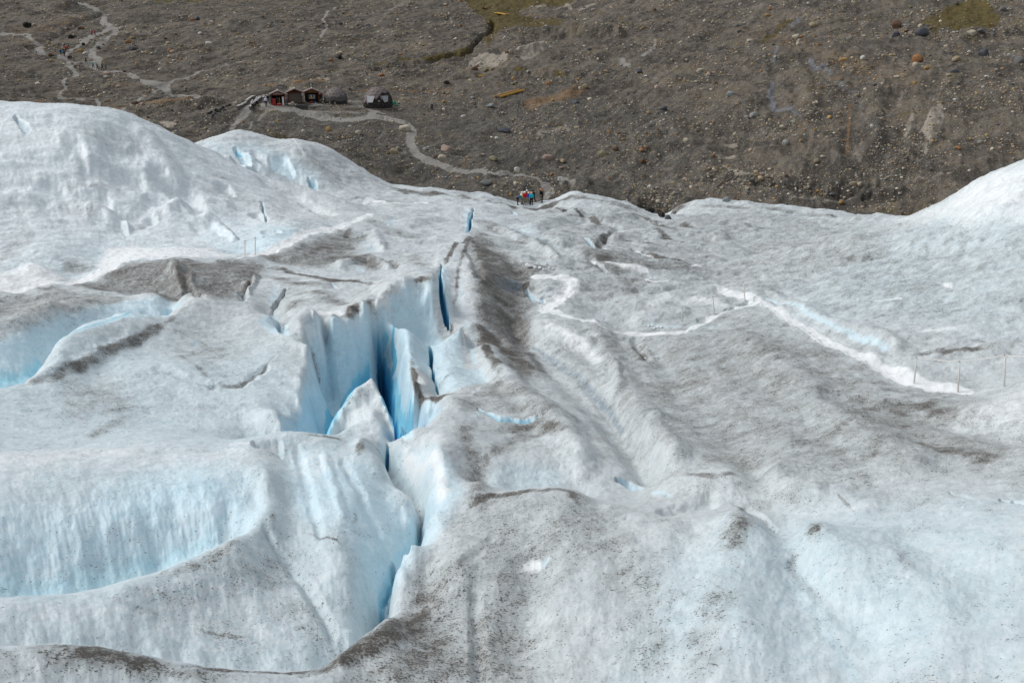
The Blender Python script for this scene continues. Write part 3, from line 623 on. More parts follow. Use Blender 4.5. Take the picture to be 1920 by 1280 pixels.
# ---- trodden paths, clean white ice, a highlight painted on the right hump
def path(amt, *pts):
    pts = [(u, v, w * 1.3) for u, v, w in pts]; ws(amt, *pts, hard=.55); stroke(G, PATH, pts, 1, hard=.55)
path(1, (1325, 541, 5), (1370, 549, 7), (1420, 562, 7), (1470, 590, 8), (1530, 626, 8.5), (1590, 655, 9), (1640, 682, 10), (1690, 708, 11), (1740, 723, 8), (1820, 735, 5))
path(.75, (1112, 604, 3), (1140, 622, 6), (1200, 628, 6), (1280, 622, 5), (1330, 602, 4), (1390, 575, 4), (1424, 564, 5))
path(1, (1000, 517, 4), (1050, 518, 7), (1074, 528, 11), (1070, 546, 12), (1046, 562, 12), (1025, 577, 13), (1036, 583, 6), (1070, 594, 3), (1110, 606, 2))
path(1, (128, 531, 6), (165, 520, 7), (205, 503, 9), (250, 484, 9), (290, 472, 4))
path(1, (450, 481, 6), (515, 467, 8), (545, 453, 9), (572, 438, 8), (610, 430, 7), (645, 422, 7), (694, 401, 6))
path(.9, (640, 381, 2), (690, 374, 4), (740, 380, 3), (800, 380, 2))
path(.6, (1190, 464, 2), (1240, 484, 2.5), (1312, 499, 2))
wp(10, .9, (184, 500), (200, 470), (250, 458), (285, 465), (240, 492)); wp(14, .6, (240, 475), (340, 462), (400, 466), (440, 480), (350, 482), (280, 486))
ws(.8, (1110, 490, 6), (1170, 495, 11), (1210, 503, 6), hard=.2); ws(.8, (1210, 518, 4), (1250, 522, 5)); ws(.6, (1020, 600, 20), (1080, 640, 26), (1120, 680, 20), hard=0)
ws(.55, (1250, 560, 14), (1200, 590, 16), hard=0); ws(.5, (1300, 560, 20), (1360, 570, 16), hard=0); ws(.6, (1400, 530, 12), (1430, 522, 10), hard=0)
wp(60, .6, (1690, 412), (1760, 385), (1840, 335), (1940, 300), (1940, 410), (1800, 425)); wp(50, .5, (1800, 790), (1860, 750), (1940, 730), (1940, 790))  # second patch paints a highlight on the right hump
wp(12, .65, (-20, 514), (65, 492), (88, 500), (128, 524), (100, 530), (40, 540), (-20, 548)); wp(10, .8, (0, 545), (30, 550), (80, 535), (125, 530), (60, 528), (0, 535))
ws(.5, (0, 860, 30), (150, 850, 30), (250, 845, 20), hard=0); ws(.6, (430, 835, 6), (490, 832, 8), (520, 830, 5), hard=0); ws(.6, (760, 860, 16), (820, 860, 26), (830, 920, 24), hard=0)
ws(.6, (600, 590, 4), (560, 615, 8), (590, 625, 6), hard=0); ws(.7, (600, 640, 7), (608, 680, 6), hard=0); ws(.5, (900, 725, 8), (880, 740, 8), hard=0); ws(.7, (640, 585, 8), (600, 585, 10), hard=0)
ws(.8, (985, 1052, 10), (1010, 1048, 10), hard=0); ws(.3, (1290, 1000, 20), (1330, 980, 20), hard=0); ws(.4, (1590, 962, 10), (1640, 955, 14), hard=0)
ws(.5, (1690, 560, 3), (1640, 565, 3)); ws(.7, (1760, 530, 4), (1780, 538, 8), hard=0); ws(.6, (1640, 565, 4), (1670, 563, 6), hard=0); ws(.5, (1720, 618, 8), (1790, 615, 6), hard=0)
ws(.6, (760, 520, 4), (720, 560, 10), (700, 580, 8), hard=0); ws(.6, (870, 640, 6), (866, 620, 4), hard=0); ws(.5, (820, 480, 10), (810, 500, 8), hard=0)
ws(.5, (550, 260, 4), (570, 292, 5)); ws(.5, (500, 300, 12), (470, 285, 10), hard=0); ws(.5, (450, 410, 6), (520, 415, 5), (560, 430, 4), hard=0)
wp(90, .42, (-40, 190), (120, 195), (300, 240), (500, 330), (640, 380), (560, 420), (420, 470), (180, 460), (60, 480), (-40, 500))
wp(60, .4, (-40, 850), (250, 830), (480, 830), (620, 830), (700, 860), (600, 900), (420, 880), (200, 880), (-40, 920)); wp(50, .3, (-40, 1120), (250, 1100), (420, 1040), (520, 1020), (600, 1180), (450, 1230), (200, 1190), (-40, 1190))
bp(90, .38, (-40, 190), (120, 195), (300, 240), (500, 330), (560, 400), (420, 470), (180, 460), (-40, 500)); bp(60, .40, (-40, 850), (480, 830), (640, 835), (600, 1000), (640, 1180), (300, 1200), (-40, 1190), (-40, 1000))
bp(20, .3, (640, 800), (695, 715), (760, 820), (720, 870), (650, 830)); wp(20, .35, (640, 800), (695, 715), (740, 800), (700, 840)); wp(16, .5, (858, 500), (880, 470), (895, 560), (890, 620), (866, 600)); wp(40, .35, (760, 860), (830, 830), (850, 900), (780, 1000), (740, 960))
bp(120, .38, (-40, 640), (500, 640), (600, 800), (760, 900), (720, 1180), (500, 1260), (-40, 1220)); bp(120, .40, (1150, 1300), (1250, 1050), (1480, 960), (1940, 930), (1940, 1300)); bp(80, .34, (1750, 400), (1940, 300), (1940, 640), (1500, 600), (1480, 540)); bp(60, .34, (-40, 400), (500, 400), (650, 420), (430, 480), (120, 520), (-40, 520))
# ---- wet grey slush along the little stream and in the pit
ws_ = lambda a, *p: stroke(G, WET, p, a, hard=.2)
ws_(.7, (1000, 640, 3), (1030, 660, 6), (1060, 683, 9), (1090, 706, 10), (1120, 735, 9), (1145, 765, 8), (1165, 798, 6))
ws_(1, (992, 555, 3), (1000, 560, 6), (1015, 565, 6), (1020, 555, 4)); ws_(.6, (1030, 545, 8), (1010, 550, 6)); ws_(.6, (940, 535, 14), (970, 530, 10)); ws_(.8, (1112, 492, 3), (1130, 500, 5))
ws_(.35, (440, 556, 6), (432, 552, 4)); ws_(.5, (340, 556, 5), (370, 548, 6))

# ---- relief cut into the sheet
carve(G, [(827, 496, 2), (825, 520, 4), (827, 548, 6), (832, 575, 7), (838, 600, 7), (843, 613, 3)], 1.5, blue=1.6)
carve(G, [(886, 392, 2), (883, 405, 4), (881, 420, 4.5), (877, 435, 2)], 1.8, blue=1.4)
carve(G, [(806, 652, 4), (808, 680, 5), (814, 710, 4), (821, 737, 3)], 1.0, blue=1.3)
carve(G, [(727, 838, 3), (725, 858, 4), (724, 874, 4)], .5, blue=1.2)
carve(G, [(713, 1166, 5), (714, 1118, 8), (735, 1068, 7), (765, 1026, 7), (790, 990, 6)], .3, blue=.95)
carve(G, [(898, 768, 3), (935, 783, 7), (985, 790, 6), (1008, 788, 2)], .4, blue=1.0)
carve(G, [(712, 690, 4), (716, 720, 9), (728, 770, 10), (748, 812, 8)], 1.4, blue=1.75)
carve(G, [(576, 333, 2), (588, 346, 6), (597, 358, 3)], .8, blue=.9); carve(G, [(440, 280, 4), (455, 296, 9), (466, 312, 6)], .6, blue=.65); carve(G, [(505, 297, 6), (530, 306, 13), (548, 318, 6)], .5, blue=.7)
bp(16, .5, (425, 272), (470, 268), (520, 285), (600, 330), (600, 350), (540, 325), (470, 315)); relief(.5, (430, 300, 10), (470, 300, 12), (500, 320, 12)); relief(-.5, (480, 290, 10), (500, 310, 10), (560, 330, 10)); relief(.4, (560, 290, 14), (600, 312, 14))
carve(G, [(490, 380, 2), (495, 398, 3), (500, 414, 2)], .8, blue=.9); carve(G, [(1155, 897, 3), (1178, 908, 9), (1205, 916, 4)], .3); carve(G, [(1780, 923, 2), (1815, 931, 5)], .35); carve(G, [(1876, 936, 3), (1930, 945, 6)], .4)
carve(G, [(32, 222, 4), (48, 238, 8)], .6, blue=.7); carve(G, [(990, 548, 4), (1000, 560, 8), (1018, 564, 6)], .6, blue=.8); carve(G, [(622, 534, 3), (634, 541, 4)], .3, blue=.9)
carve(G, [(1085, 448, 3), (1110, 458, 7), (1132, 466, 5)], .6, blue=.6); carve(G, [(960, 396, 5), (966, 402, 5)], .6, blue=.7); carve(G, [(1100, 488, 3), (1118, 494, 5), (1135, 501, 4)], .5)
carve(G, [(508, 596, 4), (520, 606, 9), (530, 622, 6)], .5, blue=.8); carve(G, [(508, 590, 2), (516, 575, 4), (530, 552, 4), (537, 542, 2)], .35)
# the trodden paths are worn a little into the ice, with a cut bank on the uphill side
for p in ([(1420, 560, 9), (1470, 588, 11), (1530, 622, 13), (1590, 652, 14), (1640, 676, 15), (1670, 690, 14)], [(440, 483, 6), (515, 467, 8), (545, 453, 8), (572, 438, 7), (610, 430, 6)],
          [(128, 531, 6), (165, 520, 7), (205, 503, 8), (250, 484, 9)], [(1050, 518, 6), (1072, 528, 11), (1070, 545, 12), (1045, 562, 12), (1025, 576, 12)]):
    carve(G, p, .05, 0, .55)
# steps hacked into the ice on the slope left of the bend
for (u, v) in ((1318, 598), (1345, 589), (1372, 580), (1398, 572)):
    carve(G, [(u - 10, v + 1, 3.5), (u + 4, v - 2, 4.5)], .14, 0, .6)
# broad swells and the valley right of the icefall
relief(-.32, (960, 600, 26), (1000, 650, 36), (1060, 705, 40), (1130, 775, 44), (1190, 850, 40), (1215, 895, 30)); relief(.35, (930, 690, 30), (985, 745, 40), (1050, 800, 46), (1090, 860, 40)); relief(.3, (1120, 620, 30), (1150, 690, 36), (1200, 780, 40), (1260, 850, 40))
relief(-.22, (1230, 660, 30), (1300, 760, 60), (1400, 850, 60)); relief(.25, (1400, 640, 40), (1500, 720, 50), (1600, 800, 60), (1700, 860, 50)); relief(-.3, (1560, 745, 30), (1700, 765, 40), (1900, 815, 40)); relief(.2, (1820, 770, 40), (1940, 740, 40)); relief(.14, (1250, 915, 30), (1450, 900, 40), (1620, 950, 40))
relief(.35, (1080, 560, 24), (1200, 570, 26), (1330, 545, 24)); relief(-.3, (1080, 500, 20), (1250, 515, 22), (1400, 505, 20)); relief(.5, (1050, 455, 20), (1200, 440, 20), (1350, 445, 20)); relief(-.4, (1010, 480, 20), (1100, 485, 18)); relief(.5, (1000, 430, 24), (1080, 400, 20)); relief(-.4, (1500, 500, 30), (1650, 480, 30), (1850, 450, 24))
relief(.5, (-20, 372, 14), (60, 366, 16), (130, 378, 14), (200, 402, 12), (240, 425, 8)); relief(-.4, (-20, 350, 14), (100, 354, 14), (200, 382, 12)); relief(.35, (240, 425, 10), (300, 402, 12), (350, 390, 12), (400, 414, 12), (440, 450, 8)); relief(.4, (150, 300, 16), (240, 310, 18), (300, 335, 16)); relief(-.35, (160, 330, 14), (260, 345, 14))
# folds and small swells
relief(.35, (590, 600, 6), (600, 640, 9), (608, 690, 9)); relief(-.5, (585, 655, 9), (594, 690, 8))
relief(-.25, (100, 222, 14), (180, 255, 18), (270, 275, 22)); relief(-.5, (140, 270, 20), (150, 290, 14)); relief(-.6, (215, 275, 26), (250, 285, 20)); relief(.4, (270, 250, 20), (300, 290, 26), (330, 330, 18))
relief(-.8, (300, 330, 20), (350, 370, 26), (370, 400, 18)); relief(.5, (330, 395, 26), (420, 390, 20)); relief(-.5, (230, 425, 22), (280, 415, 14)); relief(-.5, (420, 352, 16), (432, 362, 8)); relief(-.6, (480, 400, 12), (498, 412, 6))
relief(-.4, (500, 340, 20), (560, 372, 16), (620, 400, 14)); relief(.35, (140, 360, 20), (200, 360, 22), (260, 375, 18)); relief(-.45, (90, 380, 22), (140, 375, 22))
relief(.3, (320, 405, 18), (350, 398, 22), (380, 415, 16)); relief(-.4, (370, 425, 16), (400, 420, 14)); relief(-.3, (500, 435, 10), (520, 432, 8))
relief(.35, (640, 500, 16), (690, 485, 16), (730, 505, 10)); relief(-.3, (735, 495, 12), (745, 502, 8)); relief(-.3, (470, 530, 8), (452, 560, 8)); relief(.3, (480, 520, 8), (465, 550, 8))
relief(.5, (330, 505, 18), (350, 530, 16)); relief(-.5, (345, 515, 12), (372, 550, 10)); relief(-.1, (395, 722, 8), (450, 722, 9), (500, 690, 8)); relief(.12, (60, 715, 10), (150, 682, 12), (250, 635, 12))
relief(-.12, (300, 690, 14), (400, 722, 10)); relief(-.25, (480, 830, 10), (520, 838, 12)); relief(-.08, (560, 850, 12), (580, 930, 14), (600, 1000, 12)); relief(-.07, (645, 870, 12), (690, 960, 14), (725, 1040, 12)); relief(.07, (610, 860, 12), (640, 960, 14))
relief(-.15, (500, 1000, 10), (560, 1080, 14), (620, 1180, 16)); relief(.1, (1180, 1020, 40), (1250, 1100, 60)); relief(-.1, (890, 1120, 16), (900, 1280, 24)); relief(-.2, (1400, 955, 14), (1450, 982, 10)); relief(.15, (1480, 935, 30), (1520, 930, 30))
relief(-.10, (1020, 655, 10), (1060, 685, 12), (1100, 715, 12), (1150, 780, 10)); relief(.3, (1040, 620, 18), (1100, 650, 18)); relief(.2, (1150, 690, 14), (1160, 740, 14)); relief(-.2, (1190, 640, 12), (1215, 672, 10))
relief(.25, (1200, 600, 20), (1280, 585, 16)); relief(-.2, (1110, 535, 18), (1200, 548, 12), (1300, 548, 10)); relief(.5, (1110, 420, 20), (1180, 405, 16)); relief(-.4, (1100, 415, 10), (1160, 425, 10), (1120, 465, 12))
relief(-.4, (1190, 468, 10), (1300, 498, 8)); relief(.4, (1290, 420, 16), (1400, 425, 14)); relief(-.4, (1250, 440, 14), (1330, 450, 12)); relief(.3, (940, 430, 16), (1010, 460, 14), (1050, 480, 10)); relief(-.3, (880, 470, 10), (900, 520, 12))
relief(.3, (760, 420, 22), (830, 410, 20)); relief(-.3, (740, 440, 20), (800, 445, 18)); relief(.3, (700, 440, 16), (720, 470, 12)); relief(-.3, (1700, 470, 30), (1850, 445, 20)); relief(.25, (1500, 470, 30), (1600, 450, 20))
relief(.16, (1388, 985, 60), (1368, 1090, 110), (1350, 1280, 170)); relief(-.16, (1465, 990, 40), (1500, 1045, 60), (1565, 1120, 80), (1650, 1220, 110)); relief(.16, (1530, 1000, 50), (1600, 1070, 80), (1720, 1200, 130)); relief(-.10, (1700, 1010, 40), (1850, 1100, 60))
relief(-.18, (1000, 1080, 60), (980, 1200, 70)); relief(.15, (1150, 960, 30), (1250, 1000, 50)); relief(-.2, (1250, 960, 20), (1330, 940, 20)); relief(.12, (640, 1240, 30), (760, 1180, 40), (860, 1080, 40))
relief(-.05, (920, 1010, 10), (860, 1080, 14), (780, 1150, 16)); relief(-.05, (1490, 1040, 14), (1560, 1115, 20), (1640, 1200, 26))
G.Z = G.TE * R_ + G.DZ
# grit does not cling to steep walls, and clean ice shows there
dzr = np.gradient(G.Z, G.lr, axis=1) / R_; dza = np.gradient(G.Z, G.az, axis=0) / R_
slope = np.hypot(dzr, dza)
D += (0.13 + 0.10 * fbm(Xs / 7, Ys / 2.6, 3, 61) + 0.05 * fbm(Xs / 1.2, Ys / .4, 2, 62)).astype(np.float32)
D *= (1 - .45 * sstep(.25, .8, B)) * (1 - 0.55 * sstep(.9, 2.2, slope)) * (1 - .9 * np.clip(Wt, 0, 1))
D = np.clip(D, 0, 1.2)
# ------------------------------------------------------------------ node helper
class NT:
    def __init__(self, name):
        self.m = bpy.data.materials.new(name); self.m.use_nodes = True
        self.t = self.m.node_tree; self.t.nodes.clear()
        self.out = self.t.nodes.new('ShaderNodeOutputMaterial')
    def n(self, typ, ins=None, **props):
        nd = self.t.nodes.new('ShaderNode' + typ)
        for k, v in props.items(): setattr(nd, k, v)
        for k, v in (ins or {}).items():
            s = nd.inputs[k]
            if hasattr(v, 'is_linked') or isinstance(v, bpy.types.NodeSocket): self.t.links.new(v, s)
            else: s.default_value = v
        return nd
    def math(self, op, a, b=0.0, clamp=False):
        return self.n('Math', {0: a, 1: b}, operation=op, use_clamp=clamp).outputs[0]
    def ramp(self, f, lo, hi, a=0.0, b=1.0):
        return self.n('MapRange', {'Value': f, 'From Min': lo, 'From Max': hi, 'To Min': a, 'To Max': b}, interpolation_type='SMOOTHSTEP').outputs[0]
    def mix(self, f, a, b, blend='MIX'):
        nd = self.n('Mix', data_type='RGBA', blend_type=blend)
        for s, v in ((nd.inputs[0], f), (nd.inputs[6], a), (nd.inputs[7], b)):
            if isinstance(v, bpy.types.NodeSocket): self.t.links.new(v, s)
            else: s.default_value = (*v, 1) if isinstance(v, tuple) and len(v) == 3 else v
        return nd.outputs[2]
    def noise(self, co, scale, detail=4, rough=.5, lac=2.0, dist=0.0):
        return self.n('TexNoise', {'Vector': co, 'Scale': scale, 'Detail': detail, 'Roughness': rough, 'Lacunarity': lac, 'Distortion': dist}).outputs[0]
    def end(self, col, rough=.7, bump=None, spec=.3, **kw):
        ins = {'Base Color': col if isinstance(col, bpy.types.NodeSocket) else (*col, 1), 'Roughness': rough, 'Specular IOR Level': spec}
        if bump is not None: ins['Normal'] = bump
        ins.update(kw)
        b = self.n('BsdfPrincipled', ins)
        self.t.links.new(b.outputs[0], self.out.inputs[0])
        return self.m

def ice_material():
    N = NT('glacier_ice')
    co = N.n('NewGeometry').outputs['Position']
    at = N.n('Attribute', attribute_name='ice').outputs['Color']
    s = N.n('SeparateColor', {0: at}); d, b, w = s.outputs[0], s.outputs[1], s.outputs[2]
    wet = N.n('Attribute', attribute_name='wet').outputs['Fac']
    al = N.n('Mapping', {'Vector': N.n('Mapping', {'Vector': co, 'Rotation': (0, 0, .5)}).outputs[0], 'Scale': (1.35, .6, 1)}).outputs[0]   # drawn out along the flow
    n0 = N.noise(co, .22, 5, .55)             # broad drifts of cleaner and dirtier ice
    n1 = N.noise(al, 1.3, 8, .68)             # grime gathered in patches
    n3 = N.noise(al, 4.5, 6, .70)             # lumps of the crust
    n2 = N.noise(co, 15, 5, .80)              # cryoconite holes and coarse crystals
    n4 = N.noise(co, 48, 3, .75)              # crystals
    nf = N.noise(co, 2.2, 7, .85)             # the same graininess, coarser, for the far ice
    g = N.math('ADD', N.math('ADD', N.math('MULTIPLY', n2, .40), N.math('MULTIPLY', n4, .35)), N.math('MULTIPLY', nf, .25))
    # weathered crust: pale grey with whiter and glassier grains
    white = N.mix(N.ramp(N.math('ADD', N.math('MULTIPLY', n3, .6), N.math('MULTIPLY', n0, .4)), .36, .64), (.475, .53, .545), (.645, .70, .715))
    white = N.mix(N.ramp(g, .50, .66, 0, .60), white, (.78, .815, .825))
    white = N.mix(N.ramp(g, .49, .35, 0, .50), white, (.33, .37, .385))
    clean = N.mix(N.ramp(n3, .25, .75), (.53, .72, .805), (.68, .815, .87))
    clean = N.mix(N.ramp(g, .52, .66, 0, .45), clean, (.78, .86, .89))
    deep = N.mix(N.math('SUBTRACT', b, 1.0, True), (.27, .67, .82), (.05, .37, .66))  # deep ice blue, lightened to paint the inner light of the slits
    blue = N.mix(N.ramp(b, .75, 1.25), clean, deep)
    bn = N.math('ADD', b, N.math('MULTIPLY', N.math('SUBTRACT', n1, .5), .5))
    c = N.mix(N.ramp(bn, .0, .85), white, blue)
    c = N.mix(N.math('MULTIPLY', N.ramp(N.math('ADD', w, N.math('MULTIPLY', N.math('SUBTRACT', n3, .5), .7)), .12, .75), N.ramp(g, .36, .52, .7, 1)), c, (.81, .84, .85))
    # dirt: a thin wash plus dark specks that crowd together where there is more of it
    k = N.math('ADD', N.math('ADD', N.math('MULTIPLY', d, .85), N.math('MULTIPLY', N.math('SUBTRACT', n1, .5), 1.15)), N.math('MULTIPLY', N.math('SUBTRACT', g, .48), 1.6))
    k = N.math('ADD', k, N.math('MULTIPLY', N.math('SUBTRACT', n0, .5), .35))
    wash = N.ramp(k, .04, .98, 0, .86)
    dc = N.mix(N.ramp(n3, .3, .7), (.098, .089, .075), (.19, .174, .148))
    c = N.mix(wash, c, dc)
    n5 = N.noise(co, 24, 3, .65); n6 = N.noise(co, 7, 4, .7)
    k2 = N.math('ADD', N.math('MULTIPLY', d, .16), N.math('ADD', N.math('ADD', N.math('MULTIPLY', n5, .65), N.math('MULTIPLY', n6, .35)), N.math('MULTIPLY', n1, .22)))
    c = N.mix(N.ramp(k2, .71, .785, 0, .9), c, (.050, .042, .033))
    c = N.mix(N.math('MULTIPLY', wet, N.ramp(n3, .35, .6)), c, (.10, .17, .23))
    h = N.math('ADD', N.math('MULTIPLY', g, 1.2), N.math('MULTIPLY', n3, .8))
    bp = N.n('Bump', {'Height': h, 'Strength': .45, 'Distance': .06}).outputs[0]
    ro = N.ramp(b, .2, 1.2, .46, .26)
    return N.end(c, ro, bp, .4)
ICE = ice_material()
# ------------------------------------------------------------------ the moraine hillside
M = make_sheet(MSP, 1.20, 0.54, int(1200 * DENS), 120, 118.0, 900.0, int(1150 * DENS), 260, 260)
A2, L2 = np.meshgrid(M.az, M.lr, indexing='ij'); R2 = np.exp(L2)
M.X = R2 * np.sin(A2); M.Y = R2 * np.cos(A2)
M.TE = bicubic_at(M, np.clip(A2, -.62, .62) + .003 * fbm(A2 * 18, L2 * 10, 3, 71), L2 + .006 * fbm(A2 * 18 + 4, L2 * 12, 3, 72))
M.MX = A2 + .0011 * fbm(A2 * 130, L2 * 60, 3, 73); M.MY = KV * (L2 + .004 * fbm(A2 * 130, L2 * 60, 3, 74))
Xm, Ym = M.X, M.Y
ca, sa = math.cos(.35), math.sin(.35)
Xq, Yq = Xm * ca - Ym * sa, Xm * sa + Ym * ca          # rills run across this axis
RILL = fbm(Xq / 1.7, Yq / 26, 3, 81)
calm = 1 - .8 * np.exp(-((A2 + .12) / .11) ** 2 - ((L2 - math.log(195)) / .17) ** 2)      # the levelled bench of the camp
M.TE = M.TE + calm * (1.0 * fbm(Xm / 34, Ym / 40, 3, 82) + .75 * ridged(Xq / 13, Yq / 24, 4, 83) + .12 * RILL) / R2
M.DZ = np.zeros_like(A2)
P0 = lambda: np.zeros(A2.shape, np.float32)
MPATH, GRASS, RUST, PALE, SLATE, DARK = P0(), P0(), P0(), P0(), P0(), P0()
GREY = P0()
def ms(A, amt, *pts, **k): stroke(M, A, pts, amt, **k)
def mp(A, soft, amt, *pts): patch(M, A, pts, soft, amt)
# trodden gravel paths
for amt, p in (
    (.9, [(148, 7, 1.5), (175, 15, 2), (200, 25, 2)]),
    (.95, [(196, 33, 3), (193, 43, 3.5), (208, 50, 4), (217, 57, 3.5), (212, 66, 2.5), (197, 77, 2.5), (182, 88, 3), (171, 97, 4), (173, 105, 4), (185, 111, 4), (181, 118, 4), (173, 126, 3), (180, 131, 2.5), (210, 134, 2), (230, 135, 2), (250, 144, 4), (270, 152, 4), (295, 159, 4.5), (309, 163, 5), (313, 171, 5), (338, 177, 3.5), (370, 180, 3.5), (384, 186, 2.5), (412, 191, 2.5), (440, 191, 2)]),
    (.9, [(207, 52, 2.5), (180, 65, 2.5), (162, 74, 4), (150, 85, 2.5), (130, 95, 2.5), (117, 110, 5), (130, 114, 4), (160, 119, 2.5), (176, 120, 4)]),
    (.7, [(130, 117, 2), (126, 123, 2.5), (139, 134, 2.5), (143, 142, 3), (131, 150, 2), (120, 160, 2), (122, 165, 2), (110, 185, 2), (150, 184, 2), (180, 188, 2), (185, 200, 2.5), (197, 208, 3)]),
    (.5, [(297, 169, 2), (262, 185, 2.5), (230, 205, 3)]), (.75, [(-20, 60, 2), (15, 64, 2.5), (52, 65, 2.5), (60, 75, 3), (84, 80, 2.5)]), (.6, [(73, 88, 5), (74, 98, 7)]),
    (.55, [(312, 160, 2), (350, 145, 2), (388, 131, 2), (425, 122, 1.5), (452, 116, 1)]), (.6, [(655, 10, 1.5), (612, 24, 1.5), (605, 38, 2), (613, 54, 2), (600, 70, 2)]),
    (.85, [(492, 200, 4), (530, 205, 4), (562, 211, 4), (599, 220, 4.5), (627, 224, 4.5), (656, 225, 4), (684, 221, 4), (704, 220, 4), (740, 226, 4), (761, 231, 5), (772, 243, 6), (769, 262, 6), (776, 283, 6), (795, 297, 5), (822, 306, 4.5), (840, 316, 4), (869, 322, 4), (900, 320, 4), (925, 325, 4), (950, 323, 4), (975, 328, 4), (1006, 334, 4), (1022, 344, 7), (1029, 358, 7), (1024, 370, 4)]),
    (.7, [(700, 208, 6), (694, 219, 4)]), (.6, [(1228, 72, 1.5), (1226, 92, 2), (1205, 105, 2)]), (.6, [(1165, 113, 4), (1180, 124, 3)]), (.5, [(1058, 340, 8), (1072, 348, 6)])):
    stroke(M, MPATH, [(a, b, w * 1.5 + .4) for a, b, w in p], min(1, amt * 1.15), hard=.35)
ms(MPATH, .7, (478, 186, 9), (462, 205, 10), (447, 225, 8), (432, 250, 6), (425, 262, 5), hard=.2); ms(MPATH, .5, (500, 206, 6), (486, 224, 6), (468, 240, 5), hard=0)
ms(MPATH, .6, (500, 194, 6), (600, 196, 5), (680, 200, 5), (720, 212, 6), hard=0); ms(MPATH, .45, (560, 205, 6), (640, 212, 7), (680, 212, 6), hard=0); ms(MPATH, .4, (650, 190, 6), (680, 190, 6), hard=0)
# moss and grass
mp(GRASS, 6, .9, (872, -8), (1095, -8), (1045, 12), (965, 20), (992, 33), (1062, 40), (1046, 48), (960, 50), (936, 56), (918, 84), (905, 78), (918, 50), (890, 22))
ms(GRASS, .9, (708, 120, 4), (760, 113, 5), (800, 109, 4), (850, 100, 6), (885, 84, 6), hard=.2); mp(GRASS, 8, .9, (1716, 48), (1758, 32), (1788, 8), (1835, -4), (1872, 28), (1862, 55), (1800, 60), (1748, 68))
ms(GRASS, .75, (1428, 82, 5), (1455, 60, 8), (1478, 40, 8), hard=0); ms(GRASS, .8, (968, 131, 5), (984, 130, 4)); ms(GRASS, .8, (1044, 133, 4), (1054, 134, 3)); ms(GRASS, .7, (290, 0, 5), (380, 2, 5), hard=0)
ms(GRASS, .4, (1100, 20, 6), (1180, 44, 6), (1130, 48, 6), hard=0); ms(GRASS, .4, (1560, 42, 5), (1640, 36, 5), hard=0)
# rusty scree, pale bedrock, blue slate, dark rock and dark bands
for p in ([(210, 212, 6), (250, 198, 8), (300, 191, 7), (365, 182, 4)], [(625, 171, 4), (700, 168, 6), (780, 173, 5), (860, 166, 4)], [(500, 160, 8), (560, 152, 9), (615, 150, 8)], [(1594, 192, 4), (1591, 240, 5), (1588, 278, 6)], [(60, 200, 6), (75, 192, 8)], [(1560, 150, 6), (1575, 145, 5)], [(990, 30, 6), (1050, 40, 5)], [(1000, 190, 30), (1090, 170, 20)]):
    ms(RUST, .75, *p, hard=0)
ms(RUST, .4, (30, 60, 40), (100, 50, 40), (150, 30, 30), hard=0); ms(RUST, .35, (1400, 60, 60), (1700, 150, 60), hard=0)
mp(PALE, 8, .8, (878, 126), (898, 102), (930, 103), (960, 94), (1022, 78), (1034, 92), (1010, 100), (985, 112), (960, 104), (935, 124))
mp(PALE, 4, 1.1, (1733, 262), (1727, 246), (1744, 216), (1764, 194), (1769, 220), (1758, 260), (1744, 271)); ms(PALE, .9, (1735, 272, 3), (1737, 286, 3)); ms(PALE, .7, (1700, 250, 5), (1712, 215, 7), hard=.1)
ms(PALE, .5, (722, 30, 8), (745, 12, 10), (775, 2, 10), hard=0); ms(PALE, .7, (1000, 12, 5), (1022, 10, 5)); ms(PALE, .8, (1040, 18, 3), (1062, 10, 7), (1070, 18, 4), hard=0); ms(PALE, .7, (1090, 18, 8), (1112, 8, 9), hard=0)
ms(PALE, .55, (1010, 252, 9), (1050, 240, 10), (1075, 250, 6), hard=0); ms(PALE, .8, (1355, 309, 3), (1380, 324, 5), (1412, 326, 4), hard=.1); ms(PALE, .7, (1345, 292, 4), (1375, 294, 4)); ms(PALE, .6, (1360, 273, 3), (1382, 273, 3)); ms(PALE, .4, (1215, 152, 8), (1262, 158, 6), hard=0)
mp(PALE, 20, .35, (1200, 345), (1260, 320), (1310, 350), (1300, 385), (1230, 380)); ms(PALE, .4, (1660, 230, 12), (1690, 180, 12), hard=0); ms(PALE, .4, (1680, 280, 16), (1720, 300, 14), hard=0); ms(PALE, .35, (1580, 260, 8), (1612, 300, 10), hard=0)
mp(PALE, 2, 1.3, (297, 227), (310, 229), (332, 231), (325, 236), (310, 237)); ms(PALE, .8, (265, 228, 2), (285, 229, 2)); ms(PALE, .6, (518, 149, 3), (545, 146, 3)); ms(PALE, .7, (596, 146, 3), (615, 151, 4)); ms(PALE, .4, (590, 140, 8), (640, 140, 8), hard=0); ms(PALE, .4, (190, 55, 6), (265, 60, 8), (300, 70, 5), hard=0)
ms(PALE, .35, (1400, 20, 14), (1440, 5, 12), hard=0); ms(PALE, .45, (1310, 345, 10), (1330, 380, 14), hard=0); ms(PALE, .5, (1480, 372, 3), (1600, 370, 2)); ms(PALE, .4, (1690, 330, 2), (1770, 325, 2)); ms(PALE, .3, (470, 130, 20), (440, 150, 10), hard=0)
ms(SLATE, .9, (1482, 46, 5), (1498, 36, 8), hard=.1); ms(SLATE, .8, (1458, 84, 5), (1450, 112, 6), hard=.1); ms(SLATE, 1, (1519, 112, 6), (1526, 132, 8), (1545, 122, 6), (1555, 136, 6), hard=.1); ms(SLATE, 1, (1452, 150, 5), (1444, 180, 8), (1452, 204, 8), (1480, 204, 9), (1492, 212, 6), hard=.1)
